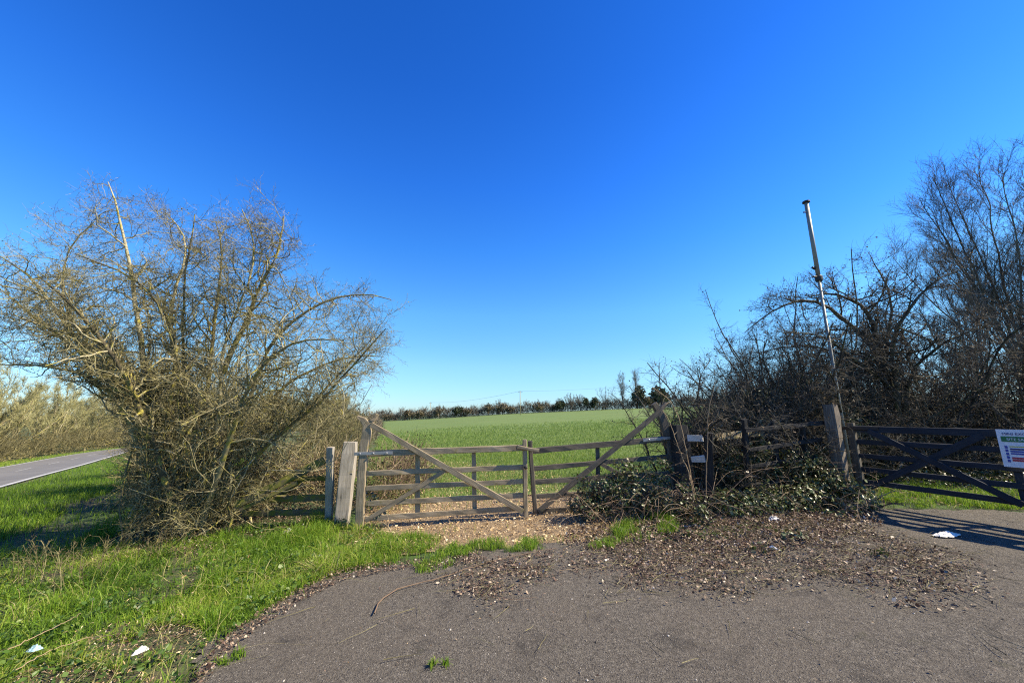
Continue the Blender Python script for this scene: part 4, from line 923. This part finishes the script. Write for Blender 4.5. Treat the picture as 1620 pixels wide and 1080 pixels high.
# strips and tufts at the edge of the tarmac and by the gate
mb = MB()
for poly, n, hh in (([(640, 872), (700, 862), (780, 853), (866, 851), (862, 868), (760, 876), (690, 886), (600, 893)], 2600, .075), ([(690, 884), (730, 888), (690, 905), (640, 905), (620, 895)], 500, .06), ([(970, 838), (1000, 822), (1060, 812), (1075, 840), (1030, 856), (975, 862)], 1700, .12), ([(935, 855), (975, 850), (972, 868), (930, 868)], 500, .07),
                    ([(1386, 802), (1392, 772), (1470, 765), (1560, 775), (1660, 790), (1660, 806), (1500, 803)], 6500, .10), ([(1360, 760), (1400, 740), (1640, 760), (1660, 790), (1500, 778), (1395, 775)], 3000, .12), ([(680, 1050), (700, 1040), (712, 1050), (700, 1066), (684, 1070)], 110, .045), ([(335, 1045), (380, 1025), (390, 1035), (345, 1058)], 140, .05), ([(595, 850), (650, 846), (700, 850), (690, 866), (640, 872)], 1200, .10)):
    pl_ = G(poly); p = scatter(rg, pl_, n, gkeep(.50, 5.0, 71)); blades(mb, rg, p, rg.uniform(.4, 1.3, len(p))*hh, rg.uniform(.004, .008, len(p)), .6, np.clip(rg.normal(size=len(p))*.22+.5, 0, 1), -.012)
stuff(mb.build('edge_grass', M['grass']))
# verge in the shade of the hawthorn, down to the road
vg = [tuple(q) for q in (RC[70:130:4]-RN[70:130:4]*(W/2+.3))]; vg = vg+[(-14, 22), (-9, 13), (-6.6, 8.2), (-6.4, 6.0), (-9, 4.5), (-14, 3)]
def trackk(x, y, r):
    d = np.array([-.6, .8]); s = (x+8.8)*.8+(y-8.0)*.6; return gkeep(.3)(x, y, r) & ((np.abs(s+.7*(vnoise(x, y, .6, 91)-.5)) > .55) | (r > .9))
mb = MB(); p = scatter(rg, vg, 60000, trackk, 9); blades(mb, rg, p, rg.uniform(.08, .2, len(p)), rg.uniform(.006, .013, len(p)), .5, np.clip(rg.normal(size=len(p))*.2+.38, 0, 1))
fv = [tuple(road_pt(s, W/2+.25)[:2]) for s in np.arange(34, 150, 3)]+[tuple(road_pt(s, W/2+3.0)[:2]) for s in np.arange(150, 34, -3)]
p = scatter(rg, fv, 26000, None, 20); blades(mb, rg, p, rg.uniform(.08, .2, len(p)), rg.uniform(.012, .025, len(p)), .5, np.clip(rg.normal(size=len(p))*.15+.7, 0, 1))
stuff(mb.build('verge_grass', M['grass']))
# young crop in the field
rgk = np.random.RandomState(55)
mb = MB(); fp = [(-4.2, 8.4), (-20, 60), (46, 60), (24, 27), (13, 14), (6, 8.4)]
p = scatter(rg, fp, 110000, lambda x, y, r: in_field(x, y) & (y < 62-38*r) & (rgk.rand(*np.shape(x)) < .25+.9*vnoise(x*.25, y*1.6, 1.0, 97)), 10)
sc_ = np.clip(p[:, 1]/14, 1, 3.5); blades(mb, rg, p, rg.uniform(.05, .13, len(p))*sc_**.4, rg.uniform(.006, .014, len(p))*sc_, .6, np.clip(rg.normal(size=len(p))*.2+.5, 0, 1), -.005)
stuff(mb.build('crop_grass', M['crop']))
mb = MB(); tp_ = G([(585, 790), (600, 738), (700, 716), (860, 712), (1000, 722), (1010, 770), (850, 735), (700, 735), (610, 740)])
p = scatter(rg, tp_, 9000, gkeep(.42, 1.5, 99)); blades(mb, rg, p, rg.uniform(.06, .24, len(p)), rg.uniform(.004, .009, len(p)), .7, np.clip(.55+rg.normal(size=len(p))*.3, 0, 1))
p = scatter(rg, CH, 2600, gkeep(.55, 1.2, 98)); blades(mb, rg, p, rg.uniform(.04, .14, len(p)), rg.uniform(.004, .008, len(p)), .7, np.clip(.5+rg.normal(size=len(p))*.25, 0, 1), -.01)
stuff(mb.build('rough_grass', M['grass']))

# fallen leaves
def litter(name, mat, groups, zoff=.0):
    mb = MB()
    for p, lo, hi, asp, tilt in groups:
        n = len(p); P3 = np.c_[p, h(p[:, 0], p[:, 1])+zoff+rg.uniform(.0, .018, n)]
        place(mb, LEAF if hi > .03 else CARD, LEAF3 if hi > .03 else CARD3, LEAF4 if hi > .03 else None, P3, rg.normal(size=P3.shape)*tilt+[0, 0, 1], rg.uniform(lo, hi, n)*rg.uniform(.6, 1, n), rg, aspect=rg.uniform(*asp, n))
    return stuff(mb.build(name, mat))
box = [(-1.8, 3.2), (7, 3.2), (7, 8), (-1.8, 8)]
inlm = lambda a=.5, l=.47: (lambda x, y, r: lm_d(x+rgk.normal(size=np.shape(x))*.13, y+rgk.normal(size=np.shape(x))*.11, a) & (.45*vnoise(x, y, 2.2, 37)+.35*vnoise(x, y, 4.5, 35)+.2*vnoise(x, y, 13, 36)+.45*(r-.5) > l))
edge = G([(300, 1078), (345, 1010), (400, 973), (470, 930), (540, 897), (620, 888), (690, 884), (760, 872), (770, 885), (690, 898), (620, 902), (550, 915), (480, 948), (415, 990), (360, 1030), (325, 1085)])
visible = [(-2.3, 1.9), (-2.2, 4), (-1, 5), (3, 5), (6.5, 5.2), (6.5, 3.5), (3.2, 1.9)]
foot = G([(900, 838), (960, 825), (1060, 812), (1180, 812), (1300, 808), (1380, 805), (1400, 830), (1250, 870), (1100, 872), (960, 862), (890, 860)])
hawf = G([(170, 872), (300, 840), (400, 818), (520, 812), (540, 826), (460, 842), (380, 862), (300, 878), (200, 885)])
litter('leaf_litter', M['litter'], [(scatter(rg, box, 9500, inlm()), .018, .05, (.35, 1.1), .55), (scatter(rg, box, 30000, inlm(1.1, .41)), .005, .02, (.2, 1.2), .55), (scatter(rg, box, 2600, inlm(1.6, .3)), .012, .04, (.4, 1.1), .5), (scatter(rg, foot, 6500), .025, .06, (.6, 1.1), .55),
    (scatter(rg, edge, 2600), .012, .04, (.4, 1.1), .5), (scatter(rg, thin, 900), .01, .04, (.2, .8), .6), (scatter(rg, thin2, 900), .01, .04, (.2, .8), .6), (scatter(rg, hawf, 3600), .015, .05, (.3, 1.1), .6), (scatter(rg, visible, 600), .008, .03, (.3, 1.1), .4), (scatter(rg, visible, 5000, None, 3), .003, .010, (.2, 1), .4)])
beh = G([(1370, 790), (1380, 735), (1640, 740), (1700, 800), (1500, 800)])
litter('straw_litter', M['chips'], [(scatter(rg, CH, 30000, lambda x, y, r: in_chip(x, y)), .015, .065, (.15, .8), .55), (scatter(rg, beh, 2500), .02, .06, (.4, 1), .6), (scatter(rg, bank, 1200, None, 4), .02, .07, (.1, .35), .5), (scatter(rg, thin, 220), .012, .06, (.08, .3), .6), (scatter(rg, thin2, 220), .012, .06, (.08, .3), .6), (scatter(rg, visible, 260), .01, .03, (.15, .5), .4)])
# grit and pebbles
mb = MB(); oc = np.array([[1, 0, 0], [-1, 0, 0], [0, 1, 0], [0, -1, 0], [0, 0, .7], [0, 0, -.7]]); of = np.array([[0, 2, 4], [2, 1, 4], [1, 3, 4], [3, 0, 4], [2, 0, 5], [1, 2, 5], [3, 1, 5], [0, 3, 5]])
n = 15000; p = scatter(rg, visible, n, None, 3.0); sz = rg.uniform(.0015, .0042, n)+.008*(rg.rand(n) > .99); V = np.c_[p, h(p[:, 0], p[:, 1])-.010][:, None]+oc*sz[:, None, None]*rg.uniform(.6, 1.3, (n, 6, 1))
mb.add(V, None, np.arange(n)[:, None, None]*6+of[None], rnd=np.repeat(rg.rand(n), 6))
stuff(mb.build('grit', bark('pebble', [(.1, (.04, .036, .03)), (.55, (.17, .15, .125)), (.92, (.55, .51, .45))])))
# small fallen twigs
mb = MB(); n = 1700; p = np.concatenate([scatter(rg, box, 1250, inlm(1.0, .4)), scatter(rg, visible, 90), scatter(rg, foot, 360)]); a = rg.rand(n)*6.28
P, r_ = grow(rg, np.c_[p, h(p[:, 0], p[:, 1])+.008], np.c_[np.cos(a), np.sin(a), rg.normal(size=n)*.05], rg.uniform(.08, .5, n)*rg.uniform(.4, 1, n), rg.uniform(.0012, .0035, n), np.full(n, .0008), 6, .13, [0, 0, 0])
P[..., 2] = np.maximum(h(P[..., 0], P[..., 1])+.004, P[..., 2]*.3+.7*(h(P[..., 0], P[..., 1])+.012)); tube(mb, P, r_, 4); stuff(mb.build('fallen_twigs', M['brown_twig']))

def cane(name, label, cat, pts, r, mat, seed=0, side=0):
    rg = np.random.RandomState(seed); P = poly_resample(pts, 26); P[1:-1] += rg.normal(size=(24, 3))*.004
    g = thing(name, label, cat, (P[0][0], P[0][1], hz(P[0][0], P[0][1]))); mb = MB(); tube(mb, P[None], (r*np.linspace(1, .45, 26))[None], 6); mb.build('stem', M[mat], g, smooth=True)
    if side:
        a = spawn(rg, P[None], np.full((1, 26), r), side, .2, .95, 60, 15, .05, .28); Q, q = grow(rg, a[0], a[1], a[2], np.full(side, r*.5), np.full(side, r*.25), 5, .12, [0, 0, 0 if 'fallen' in name else -.02])
        if 'fallen' in name: Q[..., 2] = h(Q[..., 0], Q[..., 1])+.008
        mb = MB(); tube(mb, Q, q, 4); mb.build('side_shoots', M[mat], g)
    return g
gp = lambda l, z=.012: np.array([gnd(*q)+[0, 0, z] for q in l])
cane('fallen_cane', 'long pinkish bramble cane lying in a curve across the tarmac', 'cane', gp([(592, 972), (594, 958), (606, 944), (640, 928), (690, 918), (735, 902), (790, 886), (880, 868)]), .006, 'red_cane', 1, 9)
cane('fallen_cane', 'thin dark stick lying along the leaf drift edge in mid tarmac', 'cane', gp([(740, 925), (765, 945), (800, 950), (850, 947)]), .004, 'red_cane', 2, 4)
cane('fallen_cane', 'straight pale stalk resting on the leaves near the gate brambles', 'cane', gp([(885, 905), (920, 902), (965, 901)], .02), .003, 'cane', 3)
cane('fallen_cane', 'pale bent stalk lying low across the grass bank', 'cane', gp([(20, 1075), (70, 1045), (140, 1020), (175, 1018)], .06), .004, 'cane', 4)
cane('fallen_cane', 'long pale dry stalk slanting up the near grass bank', 'cane', gp([(0, 1052), (40, 1030), (100, 1000), (125, 985)], .08), .004, 'cane', 5)
up3 = lambda l: np.array([at(*q) for q in l])
cane('bramble_cane', 'tall pale cane arching over the bent stile of the overgrown gate', 'cane', up3([(1108, 812, 5.75), (1105, 800, 5.75), (1092, 752, 5.75), (1078, 671, 5.8), (1061, 632, 5.85), (1033, 613, 5.9)]), .010, 'cane', 6, 5)
cane('bramble_cane', 'second pale cane crossing in front of the bent gate stile', 'cane', up3([(1098, 790, 5.7), (1090, 748, 5.7), (1072, 704, 5.75), (1058, 663, 5.8), (1042, 640, 5.85)]), .009, 'cane', 7, 4)
cane('bramble_cane', 'upright straight pale cane in front of the stub fence post', 'cane', up3([(1116, 806, 5.8), (1117, 770, 5.8), (1119, 700, 5.8), (1121, 650, 5.85), (1132, 600, 5.9)]), .008, 'cane', 8, 3)
cane('bramble_cane', 'low cane leaning diagonally through the gate brambles', 'cane', up3([(975, 830, 5.6), (1005, 800, 5.55), (1040, 770, 5.6)]), .007, 'red_cane', 9, 3)
cane('bramble_cane', 'dead brown cane bowed over the blackened fence foot', 'cane', up3([(1130, 830, 5.5), (1150, 780, 5.5), (1190, 745, 5.6), (1240, 738, 5.7)]), .006, 'red_cane', 10, 4)

def brambles(name, label, blobs, n, mat, seed, lo, hi, ncane=40, cat='bush', cmat='red_cane', lname='leaves', upb=.6):
    rg = np.random.RandomState(seed); bp = lambda b: at(*b[:3]) if b[2] else gnd(b[0], b[1])+[0, 0, b[5]*.5]; b0 = bp(blobs[0]); g = thing(name, label, cat, (b0[0], b0[1], hz(b0[0], b0[1])))
    C = np.array([bp(b) for b in blobs]); Rr = np.array([b[3:6] for b in blobs]); wgt = Rr.prod(1)**.67; k = rg.choice(len(blobs), n, p=wgt/wgt.sum())
    v = nrm(rg.normal(size=(n, 3)))*(rg.rand(n, 1)**.33)*(.8+.35*rg.rand(n, 1)); p = C[k]+v*Rr[k]; ok = p[:, 2] > h(p[:, 0], p[:, 1])+.01; p = p[ok]; v = v[ok]
    keep = vnoise(p[:, 0]*1.1+p[:, 2], p[:, 1]+p[:, 2]*1.3, 5.5, seed) > .36; p = p[keep]; v = v[keep]
    mb = MB(); place(mb, LEAF, LEAF3, LEAF4, p, v*.9+rg.normal(size=v.shape)*.55+[0, 0, upb], rg.uniform(lo, hi, len(p)), rg, aspect=rg.uniform(.75, 1.15, len(p))); o = mb.build(lname, M[mat], g); o['kind'] = 'stuff'
    k = rg.choice(len(blobs), ncane); s = C[k]+rg.normal(size=(ncane, 3))*Rr[k]*[.5, .5, 0]; s[:, 2] = h(s[:, 0], s[:, 1]); th = rg.rand(ncane)*6.28
    P, r_ = grow(rg, s, np.c_[np.cos(th)*.8, np.sin(th)*.6-.15, np.full(ncane, 1.1)], rg.uniform(.6, 1.4, ncane)*Rr[k][:, 2]*3.2, rg.uniform(.003, .006, ncane), np.full(ncane, .002), 10, .1, [0, 0, -.14])
    P[..., 2] = np.maximum(P[..., 2], h(P[..., 0], P[..., 1])+.005)
    a = spawn(rg, P, r_, 4, .2, .95, 55, 15, .1, .4); Q, q = grow(rg, a[0], a[1], a[2], np.full(len(a[0]), .0022), np.full(len(a[0]), .001), 4, .15, [0, 0, -.03])
    mb = MB(); tube(mb, P, r_, 4); tube(mb, Q, q, 3); o = mb.build('canes', M[cmat], g); o['kind'] = 'stuff'
    return g
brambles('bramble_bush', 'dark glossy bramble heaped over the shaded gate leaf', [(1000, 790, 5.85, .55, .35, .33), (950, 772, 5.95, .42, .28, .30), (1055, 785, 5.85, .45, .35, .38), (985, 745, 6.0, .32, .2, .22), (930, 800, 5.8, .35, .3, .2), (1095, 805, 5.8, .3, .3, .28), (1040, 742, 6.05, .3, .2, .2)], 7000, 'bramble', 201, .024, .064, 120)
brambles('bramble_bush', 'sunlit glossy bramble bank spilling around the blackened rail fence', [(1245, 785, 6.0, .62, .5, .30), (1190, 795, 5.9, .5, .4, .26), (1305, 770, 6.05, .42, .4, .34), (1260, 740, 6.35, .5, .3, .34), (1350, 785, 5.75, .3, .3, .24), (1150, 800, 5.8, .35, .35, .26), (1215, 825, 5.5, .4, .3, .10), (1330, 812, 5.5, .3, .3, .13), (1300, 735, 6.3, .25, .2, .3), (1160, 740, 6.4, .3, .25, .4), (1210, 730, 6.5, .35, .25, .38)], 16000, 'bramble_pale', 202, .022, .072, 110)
brambles('ivy_bank', 'pale glinting ivy and laurel bank behind the blackened rail fence', [(1240, 672, 7.9, .8, .5, .55), (1300, 668, 8.0, .7, .5, .6), (1185, 680, 7.7, .5, .4, .42), (1150, 672, 7.6, .4, .35, .45), (1340, 690, 7.8, .6, .5, .5), (1280, 625, 8.4, .7, .5, .45), (1220, 640, 8.3, .6, .5, .4), (1120, 690, 7.4, .3, .3, .3)], 12000, 'evergreen', 203, .04, .085, 60, cmat='dark_bark')
brambles('ivy_bank', 'dark ivy choked undergrowth below the thickets behind the navy gate', [(1400, 650, 9.6, .9, .6, .7), (1480, 640, 9.8, 1., .6, .8), (1570, 630, 9.8, 1.1, .6, .9), (1660, 620, 9.8, 1.1, .6, 1.0), (1350, 645, 9.6, .7, .6, .6), (1440, 690, 9.0, 1.0, .5, .4), (1560, 690, 8.8, 1.1, .5, .4)], 9000, 'evergreen', 213, .04, .09, 60, cmat='dark_bark')
brambles('ivy_carpet', 'low leafy ivy carpet seen between the bars of the navy gate', [(1460, 750, 7.2, 1.1, .8, .16), (1560, 745, 7.2, 1.1, .8, .16), (1640, 760, 6.6, .7, .6, .15), (1420, 735, 7.8, .8, .7, .2)], 4200, 'bramble', 204, .035, .07, 20, 'ground cover', 'cane', upb=1.2)
brambles('bramble_shoot', 'small leafy bramble clump creeping onto the leaf strewn tarmac', [(1245, 850, 0, .28, .18, .06), (1300, 862, 0, .2, .14, .05), (1215, 872, 0, .22, .12, .05), (1395, 880, 0, .12, .1, .04)], 260, 'bramble', 205, .035, .07, 10, 'bramble')
brambles('bramble_shoot', 'upright leafy bramble sprig at the grass tuft below the gate brambles', [(1110, 830, 0, .16, .14, .22), (1085, 850, 0, .10, .1, .10)], 130, 'bramble', 206, .04, .075, 8, 'bramble')
brambles('weed_clump', 'leafy green weeds crowding the foot of the grey post', [(548, 834, 0, .2, .12, .10), (590, 842, 0, .22, .1, .10), (470, 838, 0, .3, .15, .08)], 500, 'bramble', 207, .025, .05, 8, 'weed', 'cane')
brambles('ivy_clump', 'dark ivy tuft clinging beside the foot of the sunlit gate stile', [(585, 790, 6.0, .12, .1, .16), (600, 815, 6.0, .12, .1, .1)], 260, 'evergreen', 208, .03, .055, 5, 'ivy')

# dead weed stems on the verge
def dead_weed(label, px, t, n, ht, seed):
    rg = np.random.RandomState(seed); b = gnd(*px); g = thing('dead_weed', label, 'weed', b); s = b+np.c_[rg.normal(size=(n, 2))*.16, np.zeros(n)]; s[:, 2] = h(s[:, 0], s[:, 1])-.02
    P, r_ = grow(rg, s, np.c_[rg.normal(size=(n, 2))*.22, np.ones(n)], rg.uniform(.5, 1, n)*ht, np.full(n, .004), np.full(n, .002), 8, .06, [0, 0, 0])
    a = spawn(rg, P, r_, 9, .45, 1, 40, 12, .06, .2); Q, q = grow(rg, a[0], a[1], a[2], np.full(len(a[0]), .002), np.full(len(a[0]), .001), 3, .1, [0, 0, .05])
    mb = MB(); tube(mb, P, r_, 4); tube(mb, Q, q, 3); mb.build('stems', M['brown_twig'], g)['kind'] = 'stuff'
    k = rg.randint(0, len(Q), 260); pos = Q[k, rg.randint(0, 4, 260)]; mb = MB(); place(mb, CARD, CARD3, None, pos, rg.normal(size=pos.shape), rg.uniform(.008, .02, 260), rg); o = mb.build('seed_heads', M['deadleaf'], g); o['kind'] = 'stuff'
dead_weed('tall clump of dry reddish weed stems against the shaded verge', (122, 925), 0, 16, .55, 301)
dead_weed('grey green clump of dry weed stems nearer the dark track', (78, 912), 0, 14, .55, 302)
dead_weed('small tuft of dry stalks below the hawthorn branches', (250, 882), 0, 10, .35, 303)

# litter dropped by people
def crumple(name, label, c, lx, ly, rz, ht, mat, seed, parent=None):
    rg = np.random.RandomState(seed); n = 11; u, v = np.meshgrid(np.linspace(-1, 1, n), np.linspace(-1, 1, n), indexing='ij'); r = np.maximum(np.abs(u), np.abs(v)); q = np.hypot(u, v)+1e-6
    k = r/q*(1+.35*(vnoise(np.arctan2(v, u)*1.5+9, u*0, 1.4, seed)-.5)); x = u*k*lx+rg.normal(size=u.shape)*lx*.05; y = v*k*ly+rg.normal(size=u.shape)*ly*.05
    z = ht*(1-r**2)*(.35+.9*vnoise(u*3+seed, v*3, 1.6, seed))+rg.rand(n, n)*ht*.3*(1-r)
    cx, sx_ = math.cos(rz), math.sin(rz); X = c[0]+cx*x-sx_*y; Y = c[1]+sx_*x+cx*y; V = np.stack([X, Y, h(X, Y)+.004+z], -1).reshape(-1, 3)
    i = np.arange(n-1)[:, None]*n+np.arange(n-1)[None]; mb = MB(); mb.add(V, np.stack([i, i+n, i+n+1, i+1], -1).reshape(-1, 4)); o = mb.build(name, mat, None, loc=(c[0], c[1], hz(c[0], c[1])))
    return tag(o, label, 'litter')
crumple('plastic_bag', 'crumpled white plastic bag lying on the tarmac before the navy gate', gnd(1497, 846), .16, .075, .2, .035, M['plastic'], 1)
o = crumple('plastic_wrapper', 'torn white wrapper caught in the near grass bank', gnd(221, 1044), .048, .017, .9, .035, M['plastic'], 2); o.location.z += .05
o = crumple('plastic_wrapper', 'faded bluish wrapper trodden into the grass bank', gnd(52, 1040), .05, .03, .2, .03, M['blueplastic'], 3); o.location.z += .05
crumple('paper_scrap', 'scrap of white paper under the mossy fallen fence', gnd(456, 842), .07, .05, .3, .06, M['plastic'], 4)
crumple('paper_scrap', 'pale torn paper at the foot of the sunlit bramble bank', gnd(1225, 822), .10, .06, -.2, .04, M['plastic'], 5)
crumple('paper_scrap', 'small pale scrap curled among fallen leaves below the bramble sprig', gnd(1222, 868), .05, .02, -.6, .03, M['plastic'], 6)
